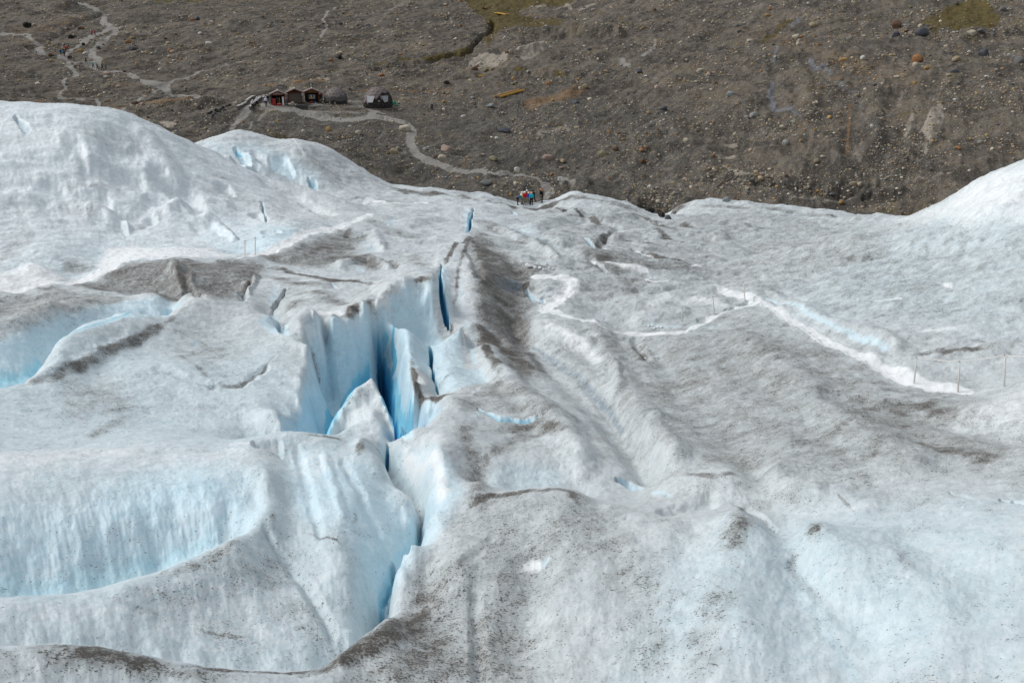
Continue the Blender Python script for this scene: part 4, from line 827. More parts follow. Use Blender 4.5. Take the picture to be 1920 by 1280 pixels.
ms(SLATE, .6, (1570, 155, 10), (1600, 170, 10), (1612, 200, 6), hard=0); ms(SLATE, .4, (1400, 255, 14), (1460, 240, 14), hard=0); ms(SLATE, .5, (1605, 90, 12), (1640, 85, 10), hard=0); ms(SLATE, .4, (1880, 160, 10), (1900, 150, 10), hard=0); ms(SLATE, .3, (980, 160, 20), (1010, 175, 14), hard=0); ms(SLATE, .5, (45, 48, 5), (118, 50, 6), (105, 80, 8), hard=0)
ms(DARK, .3, (1592, 160, 12), (1604, 195, 14), hard=0); ms(DARK, .75, (1560, 390, 14), (1620, 375, 22), (1690, 370, 14), hard=0); ms(DARK, 1, (1618, 379, 4), (1634, 376, 4)); ms(DARK, .9, (1205, 385, 12), (1235, 392, 14), (1255, 398, 8), hard=.1)
ms(DARK, .6, (1380, 330, 12), (1450, 345, 14), (1500, 350, 10), hard=0); ms(DARK, .5, (300, 215, 12), (370, 212, 10), hard=0); ms(DARK, .5, (180, 175, 14), (60, 160, 20), hard=0); ms(DARK, .4, (440, 190, 8), (400, 195, 6), hard=0); ms(DARK, .5, (950, 350, 14), (900, 345, 14), (1000, 352, 8), hard=0); ms(DARK, .35, (700, 160, 10), (640, 178, 6), hard=0)
ms(DARK, .8, (560, 201, 5), (574, 201, 5)); ms(DARK, .5, (910, 40, 4), (925, 58, 6), (935, 50, 5)); ms(DARK, .4, (840, 60, 14), (860, 72, 14), hard=0); ms(DARK, .4, (880, 360, 8), (800, 345, 10), (740, 330, 8), hard=0); ms(DARK, .35, (500, 245, 20), (640, 250, 20), (720, 260, 16), hard=0)
mp(GREY, 60, .8, (380, 215), (520, 205), (780, 215), (1000, 180), (1250, 200), (1320, 320), (1250, 400), (1000, 380), (800, 360), (600, 290), (400, 280)); ms(GREY, .5, (1450, 350, 40), (1700, 350, 40), hard=0)
ms(DARK, .4, (640, 158, 12), (760, 158, 12), (870, 150, 9), hard=0); ms(DARK, .4, (1130, 216, 16), (1230, 206, 20), (1340, 205, 16), hard=0); ms(DARK, .35, (1400, 120, 30), (1480, 110, 24), hard=0); ms(DARK, .35, (480, 90, 26), (600, 70, 30), (700, 60, 20), hard=0); ms(DARK, .4, (960, 40, 8), (1150, 50, 16), (1260, 40, 14), hard=0)
ms(DARK, .35, (1850, 240, 30), (1880, 180, 30), hard=0); ms(DARK, .3, (250, 120, 24), (330, 70, 26), (420, 60, 20), hard=0); ms(DARK, .4, (620, 255, 26), (760, 300, 26), (900, 345, 16), hard=0); ms(DARK, .3, (1020, 210, 30), (1120, 250, 30), hard=0)
for p in ([(522, 214, 4), (500, 238, 6), (474, 262, 4)], [(575, 218, 3), (556, 246, 6), (540, 262, 4)], [(604, 228, 3), (588, 254, 6), (574, 272, 4)], [(662, 232, 3), (646, 262, 6), (634, 284, 4)], [(722, 236, 3), (708, 268, 6), (700, 296, 4)], [(830, 326, 3), (816, 346, 5)], [(900, 330, 3), (890, 350, 5)], [(560, 206, 3), (548, 212, 3)], [(640, 206, 3), (622, 218, 4)], [(1250, 330, 6), (1235, 360, 8)]): ms(PALE, .38, *p, hard=0)
ms(PALE, .4, (150, 30, 16), (60, 20, 20), hard=0); ms(PALE, .35, (1220, 150, 14), (1280, 120, 12), hard=0); ms(PALE, .35, (1700, 120, 20), (1640, 100, 16), hard=0); ms(PALE, .3, (1000, 200, 12), (1090, 190, 12), hard=0); ms(PALE, .35, (1900, 60, 20), (1880, 100, 16), hard=0)
# ledges, gullies and rills
def mrel(dz, *pts): stroke(M, M.DZ, pts, dz, 'add', 0.0)
mrel(-3, (700, 125, 8), (800, 114, 9), (880, 92, 8), (920, 60, 7), (925, 40, 6)); mrel(3.0, (980, 70, 14), (1080, 62, 14), (1160, 66, 12)); mrel(2, (960, 108, 10), (1020, 92, 8)); mrel(-1.6, (900, 142, 8), (1000, 136, 8), (1100, 142, 8))
mrel(.5, (500, 200, 9), (600, 214, 5), (700, 218, 5), (760, 230, 5)); mrel(-.4, (1590, 170, 14), (1592, 230, 18), (1588, 285, 16)); mrel(1.2, (1640, 190, 20), (1640, 260, 24)); mrel(-.4, (1812, 150, 20), (1826, 210, 26), (1815, 270, 22)); mrel(1, (1745, 215, 18), (1745, 260, 18))
mrel(-.4, (1452, 90, 14), (1450, 150, 14), (1450, 210, 14)); mrel(1, (1500, 130, 18), (1520, 200, 18)); mrel(1.6, (1700, 62, 14), (1800, 70, 12), (1900, 62, 12)); mrel(-1.5, (1420, 335, 12), (1560, 360, 12), (1650, 350, 10)); mrel(1.2, (1620, 372, 14), (1690, 362, 14))
mrel(-2, (200, 205, 10), (300, 185, 8), (420, 172, 8)); mrel(1.5, (340, 205, 12), (420, 195, 8)); mrel(-2.5, (1210, 385, 12), (1250, 400, 10)); mrel(1, (1100, 345, 12), (1060, 350, 8))
mrel(-1.2, (1205, 390, 10), (1240, 397, 10)); mrel(-.8, (1618, 380, 4), (1634, 377, 4)); mrel(2, (30, 20, 20), (120, 10, 20)); mrel(-1.5, (60, 85, 12), (120, 60, 10), (200, 20, 10)); mrel(1.2, (100, 160, 20), (180, 150, 16))
flat = 1 - .85 * np.clip(MPATH * 1.5, 0, 1)
M.DZ += flat * (.24 * fbm(Xm / 2.2, Ym / 2.6, 3, 84) + .06 * noise(Xm / .5, Ym / .5, 85))
M.DZ -= .10 * np.clip(MPATH, 0, 1)
M.Z = M.TE * R2 + M.DZ
M.TE = M.Z / R2
G_TE0 = G.TE; G.TE = G.Z / R_

def moraine_material():
    N = NT('moraine_gravel')
    co = N.n('NewGeometry').outputs['Position']
    def at(nm):
        s = N.n('SeparateColor', {0: N.n('Attribute', attribute_name=nm).outputs['Color']}); return s.outputs
    p, g, r = at('cover'); pa, sl, dk = at('rock'); gy = N.n('Attribute', attribute_name='grey').outputs['Fac']
    n1 = N.noise(co, .09, 8, .65); n2 = N.noise(co, .9, 8, .75); n3 = N.noise(co, 5.0, 5, .75)
    rill = N.noise(N.n('Mapping', {'Vector': N.n('Mapping', {'Vector': co, 'Rotation': (0, 0, .35)}).outputs[0], 'Scale': (1, .10, 1)}).outputs[0], .5, 6, .7)
    c = N.mix(N.ramp(n1, .38, .62), (.048, .043, .037), (.130, .112, .090))
    c = N.mix(N.math('MULTIPLY', gy, N.ramp(n1, .2, .8, .6, 1)), c, (.070, .069, .063))
    c = N.mix(N.ramp(rill, .50, .66, 0, .5), c, (.165, .155, .135))
    c = N.mix(N.ramp(rill, .50, .35, 0, .5), c, (.045, .042, .036))
    c = N.mix(N.ramp(n2, .52, .68, 0, .7), c, (.25, .21, .16))
    c = N.mix(N.ramp(n2, .46, .30, 0, .7), c, (.036, .032, .027))
    c = N.mix(N.ramp(n3, .55, .66, 0, .85), c, (.40, .345, .27))
    e = lambda a, k=.9: N.math('ADD', a, N.math('MULTIPLY', N.math('SUBTRACT', n2, .5), k))
    c = N.mix(N.ramp(e(dk, 1.4), .25, .95, 0, .75), c, (.038, .036, .032))
    c = N.mix(N.ramp(e(r, 2.0), .25, .85, 0, .7), c, N.mix(N.ramp(n3, .35, .65), (.135, .065, .03), (.30, .185, .085)))
    c = N.mix(N.ramp(e(pa, 1.3), .2, .75, 0, .85), c, N.mix(N.ramp(n3, .3, .7), (.21, .18, .14), (.42, .385, .33)))
    c = N.mix(N.ramp(e(sl, 2.0), .30, .95, 0, .75), c, N.mix(N.ramp(n3, .3, .7), (.085, .09, .105), (.25, .265, .30)))
    gn = N.math('ADD', e(g, 1.2), N.math('MULTIPLY', N.math('SUBTRACT', n1, .5), 2.2))
    c = N.mix(N.ramp(gn, .15, .65, 0, .88), c, N.mix(N.ramp(n2, .35, .65), (.050, .046, .014), (.125, .088, .026)))
    c = N.mix(N.ramp(e(p, .35), .10, .60, 0, .95), c, N.mix(N.ramp(n3, .3, .7), (.20, .19, .17), (.32, .305, .28)))
    h = N.math('ADD', N.math('MULTIPLY', n2, 1.0), N.math('MULTIPLY', n3, .35))
    bp = N.n('Bump', {'Height': h, 'Strength': .8, 'Distance': .35}).outputs[0]
    return N.end(c, .9, bp, .15)
MORAINE = moraine_material()

# ------------------------------------------------------------------ meshes of the sheets
def tag(o, label=None, cat=None, group=None, kind=None):
    if label: o['label'] = label
    if cat: o['category'] = cat
    if group: o['group'] = group
    if kind: o['kind'] = kind
    return o
COL = bpy.context.scene.collection
def sheet_mesh(name, S, Z, mat, attrs, sel=None):
    n, m = Z.shape
    idx = np.arange(n * m, dtype=np.int32).reshape(n, m)
    f = np.stack([idx[:-1, :-1], idx[1:, :-1], idx[1:, 1:], idx[:-1, 1:]], -1).reshape(-1, 4)
    co = np.stack([S.X.ravel(), S.Y.ravel(), Z.ravel()], -1).astype(np.float32)
    use = None
    if sel is not None:
        f = f[sel.ravel()]
        use, inv = np.unique(f, return_inverse=True)
        f = inv.reshape(-1, 4).astype(np.int32); co = co[use]
    me = bpy.data.meshes.new(name)
    me.vertices.add(len(co)); me.vertices.foreach_set('co', co.ravel())
    me.loops.add(f.size); me.loops.foreach_set('vertex_index', np.ascontiguousarray(f).ravel())
    me.polygons.add(len(f)); me.polygons.foreach_set('loop_start', np.arange(0, f.size, 4, dtype=np.int32))
    me.update(calc_edges=True)
    me.polygons.foreach_set('use_smooth', np.ones(len(f), bool))
    for nm, arrs in attrs:
        vs = [x.ravel() if use is None else x.ravel()[use] for x in arrs]
        if len(vs) == 1:
            a = me.attributes.new(nm, 'FLOAT', 'POINT'); a.data.foreach_set('value', vs[0].astype(np.float32))
        else:
            a = me.attributes.new(nm, 'FLOAT_COLOR', 'POINT')
            q = np.ones((len(co), 4), np.float32)
            for k, x in enumerate(vs): q[:, k] = x
            a.data.foreach_set('color', q.ravel())
    me.materials.append(mat)
    o = bpy.data.objects.new(name, me); COL.objects.link(o); o['kind'] = 'structure'
    return o
ia = [('ice', (D, B, Wt)), ('wet', (WET,))]
pf = PATH[:-1, :-1] > .5
sheet_mesh('glacier', G, G.Z, ICE, ia, ~pf); sheet_mesh('ice_path', G, G.Z, ICE, ia, pf)
ma = [('cover', (MPATH, GRASS, RUST)), ('rock', (PALE, SLATE, DARK)), ('grey', (GREY,))]
pf = MPATH[:-1, :-1] > .5
sheet_mesh('hillside', M, M.Z, MORAINE, ma, ~pf); sheet_mesh('gravel_path', M, M.Z, MORAINE, ma, pf)
# ------------------------------------------------------------------ things: helpers
random.seed(7); rng = np.random.default_rng(7)
def at(u, v, S=None):
    """point of the ground seen at picture point u, v, and its distance along the line of sight"""
    best = None
    for s in ((S,) if S else (G, M)):
        a, r, z = hit(s, u, v)
        a_, te = px_dir(u, v)
        if abs(z / r - te) > 2e-3: continue
        if best is None or r < best[1]: best = (a, r)
    if best is None:
        a, r, z = hit(M, u, v); best = (a, r)
    a, r = best
    x, y = r * math.sin(a), r * math.cos(a)
    return Vector((x, y, top(x, y)))
def top(x, y):
    r = math.hypot(x, y); z = -1e9
    if r < 171: z = ground(G, x, y)
    if r > 119: z = max(z, ground(M, x, y))
    return z
def m_per_px(p): return p.length / FPX

def emp(name, loc, rz=0.0, label=None, cat=None, group=None):
    o = bpy.data.objects.new(name, None); COL.objects.link(o); o.location = loc; o.rotation_euler = (0, 0, rz); o.empty_display_size = .2
    return tag(o, label, cat, group)
def link(name, me, parent=None, mat=None):
    o = bpy.data.objects.new(name, me); COL.objects.link(o)
    if parent: o.parent = parent
    if mat is not None:
        if not me.materials: me.materials.append(mat)
        else:
            o.material_slots[0].link = 'OBJECT'; o.material_slots[0].material = mat
    return o
class MB:
    def __init__(self): self.b = bmesh.new()
    def box(self, c, s, rot=None, bev=0.0):
        r = bmesh.ops.create_cube(self.b, size=1.0)['verts']
        mt = Matrix.Translation(Vector(c)) @ (rot.to_4x4() if rot is not None else Matrix()) @ Matrix.Diagonal((*s, 1))
        bmesh.ops.transform(self.b, matrix=mt, verts=r)
        if bev:
            ed = list({e for v in r for e in v.link_edges})
            bmesh.ops.bevel(self.b, geom=ed, offset=bev, segments=1, affect='EDGES', profile=.5)
        return self
    def tube(self, pts, rad, n=8):
        pts = [Vector(p) for p in pts]; rad = [rad] * len(pts) if not hasattr(rad, '__len__') else rad
        rings = []
        for k, p in enumerate(pts):
            d = (pts[min(k + 1, len(pts) - 1)] - pts[max(k - 1, 0)]).normalized()
            a = d.orthogonal().normalized(); c = d.cross(a)
            rings.append([self.b.verts.new(p + (a * math.cos(t) + c * math.sin(t)) * rad[k]) for t in [2 * math.pi * i / n for i in range(n)]])
        for r0, r1 in zip(rings[:-1], rings[1:]):
            for i in range(n): self.b.faces.new((r0[i], r0[(i + 1) % n], r1[(i + 1) % n], r1[i]))
        self.b.faces.new(rings[0][::-1]); self.b.faces.new(rings[-1])
        return self
    def poly(self, pts, thick=None):
        vs = [self.b.verts.new(p) for p in pts]; f = self.b.faces.new(vs)
        if thick:
            r = bmesh.ops.extrude_face_region(self.b, geom=[f]); nv = [g for g in r['geom'] if isinstance(g, bmesh.types.BMVert)]
            f.normal_update(); bmesh.ops.translate(self.b, verts=nv, vec=Vector(thick))
        return self
    def mesh(self, name, smooth=False):
        me = bpy.data.meshes.new(name); bmesh.ops.recalc_face_normals(self.b, faces=self.b.faces[:]); self.b.to_mesh(me); self.b.free()
        if smooth: me.polygons.foreach_set('use_smooth', [True] * len(me.polygons))
        return me

_mc = {}
def plain(name, c, rough=.8, var=.25, scale=6.0, spec=.2, bump=.3):
    """everyday surface: base colour with worn, uneven tone"""
    if name in _mc: return _mc[name]
    N = NT(name); co = N.n('TexCoord').outputs['Object']
    f = N.noise(co, scale, 5, .65)
    lo = tuple(x * (1 - var) for x in c); hi = tuple(min(1, x * (1 + var)) for x in c)
    col = N.mix(N.ramp(f, .25, .75), lo, hi)
    b = N.n('Bump', {'Height': f, 'Strength': bump, 'Distance': .03}).outputs[0]
    _mc[name] = N.end(col, rough, b, spec); return _mc[name]
def wood(name, c, dark=.55):
    if name in _mc: return _mc[name]
    N = NT(name); co = N.n('TexCoord').outputs['Object']
    g = N.noise(N.n('Mapping', {'Vector': co, 'Scale': (1.5, 14, 14)}).outputs[0], 2.0, 5, .6)
    col = N.mix(N.ramp(g, .3, .7), tuple(x * dark for x in c), c)
    b = N.n('Bump', {'Height': g, 'Strength': .3, 'Distance': .01}).outputs[0]
    _mc[name] = N.end(col, .75, b, .2); return _mc[name]
def rock_mat(name, c, c2):
    if name in _mc: return _mc[name]
    N = NT(name); co = N.n('NewGeometry').outputs['Position']
    a = N.noise(co, 1.7, 6, .65); b = N.noise(co, 7.0, 5, .7)
    col = N.mix(N.ramp(a, .3, .7), c2, c); col = N.mix(N.ramp(b, .55, .72, 0, .5), col, tuple(x * .45 for x in c)); col = N.mix(N.ramp(b, .42, .28, 0, .4), col, tuple(min(.8, x * 1.5) for x in c))
    bp = N.n('Bump', {'Height': b, 'Strength': .6, 'Distance': .06}).outputs[0]
    _mc[name] = N.end(col, .85, bp, .2); return _mc[name]
ROCK = {
    'tan': ((.33, .265, .175), (.20, .165, .115)), 'cream': ((.46, .41, .32), (.30, .27, .21)), 'pale grey': ((.34, .345, .32), (.22, .22, .20)), 'white': ((.56, .55, .51), (.40, .39, .36)),
    'ochre': ((.34, .22, .09), (.22, .145, .065)), 'orange': ((.30, .155, .07), (.20, .105, .05)), 'pinkish': ((.34, .25, .205), (.22, .17, .145)), 'olive': ((.24, .215, .135), (.15, .135, .09)),
    'brown': ((.145, .088, .055), (.08, .052, .036)), 'slate': ((.105, .11, .122), (.058, .06, .068)), 'grey': ((.19, .19, .18), (.11, .11, .105)), 'black': ((.028, .025, .023), (.016, .015, .014)), 'bluish grey': ((.27, .30, .31), (.17, .185, .19))}
RM = {k: rock_mat('rock_' + k.replace(' ', '_'), *v) for k, v in ROCK.items()}

def rock_mesh(seed, flat=1.0, cuts=7, sub=3):
    r = random.Random(seed); b = bmesh.new(); bmesh.ops.create_icosphere(b, subdivisions=sub, radius=1.0)
    pl = [(Vector((r.gauss(0, 1), r.gauss(0, 1), r.gauss(0, 1))).normalized(), r.uniform(.5, .82)) for _ in range(cuts)]
    off = Vector((r.uniform(0, 50), r.uniform(0, 50), 0))
    from mathutils import noise as mn
    for v in b.verts:
        p = v.co.copy()
        for n, d in pl:
            s = p.dot(n)
            if s > d: p -= n * (s - d) * .9
        p *= 1 + .10 * mn.noise(p * 1.6 + off) + .05 * mn.noise(p * 4.0 + off)
        p.z *= flat; v.co = p
    sx = max(abs(v.co.x) for v in b.verts)
    for v in b.verts: v.co /= sx
    me = bpy.data.meshes.new('boulder'); b.to_mesh(me); b.free()
    me.polygons.foreach_set('use_smooth', [len(me.polygons) > 0] * len(me.polygons))
    me.materials.append(RM['tan'])
    return me
BOULDERS = [rock_mesh(s, f) for s, f in ((1, .75), (2, .9), (3, .6), (4, .8), (5, .7), (6, 1.0))]
SLABS = [rock_mesh(s, f, 5) for s, f in ((11, .3), (12, .38))]

# ------------------------------------------------------------------ boulders of the moraine
LAND = [('the white notice box', 1050, 336), ('the group of hikers at the ice edge', 985, 376), ('the larger dark dome tent', 706, 186), ('the smaller grey dome tent', 627, 182), ('the red hut', 522, 184), ('the long yellow plank bridge', 954, 176),
        ('the far yellow plank bridge', 942, 26), ('the yellow pallet', 902, 141), ('the hikers on the zigzag trail', 160, 115), ('the pale bedrock slab', 1750, 240), ('the mossy patch at top right', 1800, 36), ('the leaning grey board', 806, 194),
        ('the blue slate seam', 1450, 180), ('the slate outcrop', 1535, 128), ('the fork of the wide trail', 310, 165), ('the right snow dome', 1860, 320), ('the rusty gully', 1592, 240), ('the dark ice-edge hollow', 1230, 392), ('the bend of the gravel path', 790, 295), ('the top left switchback', 200, 40), ('the pale rock bank', 950, 110), ('the dark stone heap', 408, 207), ('the left snow dome', 200, 190), ('the big brown knoll', 1350, 150)]
used_labels = {}
def where(u, v):
    n, a, b = min(LAND, key=lambda l: ((l[1] - u) * .8) ** 2 + ((l[2] - v) * 1.3) ** 2)
    dx, dy = u - a, (v - b) * 1.3
    far = math.hypot(dx, dy) > 130
    if abs(dx) > 2.2 * abs(dy): s = ('left of' if dx < 0 else 'right of')
    elif abs(dy) > 2.2 * abs(dx): s = ('above' if dy < 0 else 'below')
    else: s = ('above' if dy < 0 else 'below') + (' and left of' if dx < 0 else ' and right of')
    return ('well ' if far else '') + s + ' ' + n
SHAPE = ['rounded', 'blocky', 'flat-topped', 'angular', 'lumpy', 'egg-shaped']
def blabel(size, colour, shape, u, v, word):
    base = f'{size} {shape} {colour} {word} {where(u, v)}'
    for alt in ('', 'lone', 'half-buried', 'worn', 'cracked', 'weathered', 'lower', 'upper', 'outer', 'nearer', 'farther'):
        s = (alt + ' ' + base).strip()
        if s not in used_labels:
            used_labels[s] = 1
            return s
    return base
def boulder(u, v, px, colour, aspect=.8, mesh=None, size=None, word='boulder', group='boulders scattered over the moraine', yaw=None):
    k = random.randrange(len(BOULDERS))
    me = mesh or BOULDERS[k]
    sh = 'flat' if mesh in SLABS else SHAPE[k]
    p = at(u, v); w = px * m_per_px(p) / 2 * 1.08
    o = link('boulder', me, None, RM[colour])
    o.scale = (w, w * random.uniform(.8, 1.1), w * aspect / .8); o.rotation_euler = (random.uniform(-.2, .2), random.uniform(-.2, .2), random.uniform(0, 6.28) if yaw is None else yaw)
    o.location = p + Vector((0, 0, w * .28 * aspect))
    sz = size or ('large' if px >= 13 else 'medium' if px >= 8 else 'small')
    return tag(o, blabel(sz, colour, sh, u, v, word), 'boulder', group)
HAND = '''739 287 14 tan;759 243 16 cream;830 298 15 cream;837 282 17 pinkish;925 300 16 olive;945 246 15 slate;1027 297 15 pinkish;1055 304 11 tan;1052 315 8 pinkish;1130 292 16 olive;1155 283 13 brown;1203 303 12 brown;1203 283 8 orange;969 321 11 white;1000 330 9 tan;1245 207 13 slate;1078 194 13 slate;1169 262 7 ochre;1141 250 8 orange;900 121 10 cream;889 131 10 brown;912 134 9 olive;923 131 8 tan;950 100 10 brown;1197 137 13 slate;714 143 9 orange;833 193 8 ochre;869 220 10 white;837 156 8 black;1097 165 10 tan;1028 158 8 orange;1088 168 8 cream;894 124 7 pinkish
617 246 11 ochre;672 251 10 cream;569 247 7 white;522 229 7 ochre;730 245 5 tan;621 115 8 orange;635 109 10 black;634 102 8 cream;715 143 9 orange;549 169 12 tan;797 281 8 pale grey;793 278 6 grey
1440 31 10 ochre;1443 18 7 orange;1492 70 10 cream;1504 70 7 orange;1729 63 19 slate;1679 68 12 slate;1719 116 17 orange;1738 131 12 ochre;1716 124 9 cream;1794 116 14 tan;1909 119 14 grey;1822 64 13 cream;1839 60 13 grey;1680 51 14 brown;1369 178 13 bluish grey;1496 84 8 cream;1530 303 12 tan;1543 295 9 cream;1599 348 12 tan;1611 347 11 cream;1466 240 9 cream;1472 270 12 pale grey;1286 265 11 cream;1363 378 13 bluish grey;1581 114 11 ochre;1618 112 9 white;1607 114 7 tan;1524 50 12 tan;1796 279 9 orange;1789 135 10 slate;1779 142 10 tan;1387 61 9 slate;1406 78 10 cream;1845 105 15 slate;1414 219 14 pale grey;1695 143 8 tan;1681 145 7 cream;1578 382 10 ochre;1560 365 9 grey;1744 306 7 grey;1840 268 8 pale grey;1337 292 7 orange;1501 265 6 ochre;1313 134 10 cream;1382 50 7 grey;1252 44 5 brown;1640 160 7 slate;1880 20 9 grey;1700 60 8 brown;1556 72 8 pinkish;1497 78 6 cream;1516 62 7 tan;1427 135 7 orange
52 50 13 black;132 71 12 black;251 93 13 slate;241 81 8 orange;248 72 6 ochre;360 40 8 orange;370 38 8 slate;156 84 7 black;184 90 6 slate;151 99 10 ochre;161 101 9 white;95 104 9 brown;201 141 12 pinkish;199 146 9 pale grey;392 83 8 white;375 64 7 white;318 98 7 orange;253 196 11 brown;152 55 9 brown;318 108 6 cream;223 165 9 pinkish;203 191 8 tan;64 47 6 cream;100 25 6 tan;139 68 5 tan;348 166 6 tan;414 67 5 cream;300 132 7 cream;332 109 5 tan;190 75 5 white;70 12 6 tan;28 70 6 cream;120 8 6 tan;227 3 6 grey;272 8 6 cream'''
for row in HAND.split('\n'):
    for e in row.split(';'):
        f = e.split(' '); boulder(float(f[0]), float(f[1]), float(f[2]) * 1.12, ' '.join(f[3:]), random.uniform(.62, .9))
boulder(919, 201, 17, 'bluish grey', 1.0, SLABS[0], word='slab', yaw=.2); boulder(911, 346, 22, 'grey', 1.1, SLABS[1], word='slab'); boulder(782, 17, 8, 'pale grey', 1, SLABS[1], word='slab')
o = boulder(1028, 366, 12, 'pale grey', .8, SLABS[0], word='slab'); o.rotation_euler = (.5, -.7, .3)
boulder(1240, 405, 16, 'black', .8, word='rock'); boulder(1218, 396, 20, 'black', .6, word='rock'); boulder(1252, 411, 12, 'slate', .8, word='rock'); boulder(1265, 399, 8, 'grey', .8, word='rock')
for i, (u, v, s) in enumerate(((386, 218, 7), (392, 214, 8), (397, 211, 7), (402, 213, 8), (405, 208, 8), (410, 210, 7), (413, 206, 8), (418, 203, 7), (421, 207, 6), (426, 200, 7), (431, 198, 6), (399, 217, 6))):
    o = boulder(u, v, s, 'black' if i % 3 else 'slate', .7, word='rock', group='dark stone heap left of the huts')
    o['label'] = ['lowest dark rock at the left end of the dark stone heap', 'second dark rock from the left end of the dark stone heap', 'small blocky rock near the low end of the dark stone heap', 'dark rock low in the middle of the dark stone heap', 'slate rock at the middle of the dark stone heap', 'dark rock just right of the middle of the dark stone heap', 'dark rock two thirds up the dark stone heap', 'slate rock near the top of the dark stone heap', 'small dark rock below the top of the dark stone heap', 'second highest dark rock of the dark stone heap', 'topmost slate rock of the dark stone heap by the ramp', 'small dark rock below the middle of the dark stone heap'][i]
# further stones that read singly, fewer where the ground is smooth
def visible_ground(n, vmin=0):
    """random places on the hillside, spread by how much of it faces the camera"""
    g = np.gradient(M.TE, axis=1); wgt = np.clip(g[120:-120], 0, None) * (M.TE[120:-120] < .01)
    wgt = wgt * (1 - .9 * np.clip(MPATH[120:-120] * 1.3, 0, 1)) * (1 - .8 * GRASS[120:-120])
    run = np.maximum.accumulate(M.TE[120:-120], axis=1); wgt[M.TE[120:-120] < run - 1e-4] = 0
    gl = np.interp(M.az[120:-120], G.az, G.TE.max(1)); wgt[M.TE[120:-120] < gl[:, None] + .002] = 0
    clump = np.clip(.45 + .9 * fbm(M.X[120:-120] / 14, M.Y[120:-120] / 18, 3, 91), .05, 2); wgt = wgt * clump
    c = np.cumsum(wgt.ravel()); k = np.searchsorted(c, rng.random(n) * c[-1]); i, j = np.unravel_index(k, wgt.shape); i = i + 120
    return i, j
i_, j_ = visible_ground(175)
cols = ['tan', 'cream', 'pale grey', 'tan', 'ochre', 'grey', 'white', 'pinkish', 'slate', 'olive', 'cream', 'orange']
for i, j in zip(i_, j_):
    x, y, z = M.X[i, j], M.Y[i, j], M.Z[i, j]
    dep = y * CP - z * SP
    u = W0 / 2 + FPX * x / dep; v = H0 / 2 - FPX * (y * SP + z * CP) / dep
    if not (5 < u < 1915 and 3 < v): continue
    boulder(u, v, random.uniform(4.2, 7.5), random.choice(cols), random.uniform(.6, .9), word='stone', group='single stones on the moraine')
# the countless smaller stones, one sheet of rubble
def rubble(n):
    ico = bmesh.new(); bmesh.ops.create_icosphere(ico, subdivisions=1, radius=1.0)
    bv = np.array([v.co[:] for v in ico.verts]); bf = np.array([[v.index for v in f.verts] for f in ico.faces]); ico.free()
    i, j = visible_ground(n)
    i = np.clip(i, 0, M.Z.shape[0] - 2)
    x = M.X[i, j] + rng.normal(0, .4, n); y = M.Y[i, j] + rng.normal(0, .8, n)
    z = np.array([ground(M, a, b) for a, b in zip(x, y)])
    r = np.hypot(x, y)
    s = np.exp(rng.normal(math.log(.14), .45, n)) * np.clip(r / 230, .75, 1.7)
    sc3 = s[:, None] * rng.uniform(.7, 1.25, (n, 3)) * np.array([1, 1, .75])
    a = rng.uniform(0, 6.28, n)
    V = bv[None] * (1 + rng.uniform(-.22, .22, (n, len(bv), 1))) * sc3[:, None, :]
    Vr = V.copy(); Vr[..., 0] = V[..., 0] * np.cos(a)[:, None] - V[..., 1] * np.sin(a)[:, None]; Vr[..., 1] = V[..., 0] * np.sin(a)[:, None] + V[..., 1] * np.cos(a)[:, None]
    Vr += np.stack([x, y, z + s * .2], -1)[:, None, :]
    Fc = (bf[None] + (np.arange(n) * len(bv))[:, None, None]).reshape(-1, 3)
    me = bpy.data.meshes.new('moraine_rubble'); co = Vr.reshape(-1, 3).astype(np.float32)
    me.vertices.add(len(co)); me.vertices.foreach_set('co', co.ravel()); me.loops.add(Fc.size); me.loops.foreach_set('vertex_index', Fc.astype(np.int32).ravel())
    me.polygons.add(len(Fc)); me.polygons.foreach_set('loop_start', np.arange(0, Fc.size, 3, dtype=np.int32)); me.update(calc_edges=True)
    pal = np.array([ROCK[k][0] for k in ('tan', 'cream', 'grey', 'pinkish', 'pale grey', 'ochre', 'olive', 'tan', 'slate', 'cream', 'brown')]); pick = rng.integers(0, len(pal), n)
    rust = RUST[i, j] > .3; pick[rust] = np.where(rng.random(rust.sum()) < .6, 5, pick[rust])
    cc = pal[pick] * rng.uniform(.7, 1.7, (n, 1))
    at_ = me.attributes.new('tone', 'FLOAT_COLOR', 'POINT'); q = np.ones((len(co), 4), np.float32); q[:, :3] = np.repeat(cc, len(bv), 0); at_.data.foreach_set('color', q.ravel())
    N = NT('rubble'); c = N.n('Attribute', attribute_name='tone').outputs['Color']; c = N.mix(N.ramp(N.noise(N.n('NewGeometry').outputs['Position'], 6, 4, .7), .35, .65, 0, .5), c, (.09, .08, .065))
    me.materials.append(N.end(c, .9, None, .15))
    o = bpy.data.objects.new('moraine_rubble', me); COL.objects.link(o)
    return tag(o, 'small pale and ochre stones strewn thickly over the whole moraine', 'rubble', None, 'stuff')
rubble(24000)

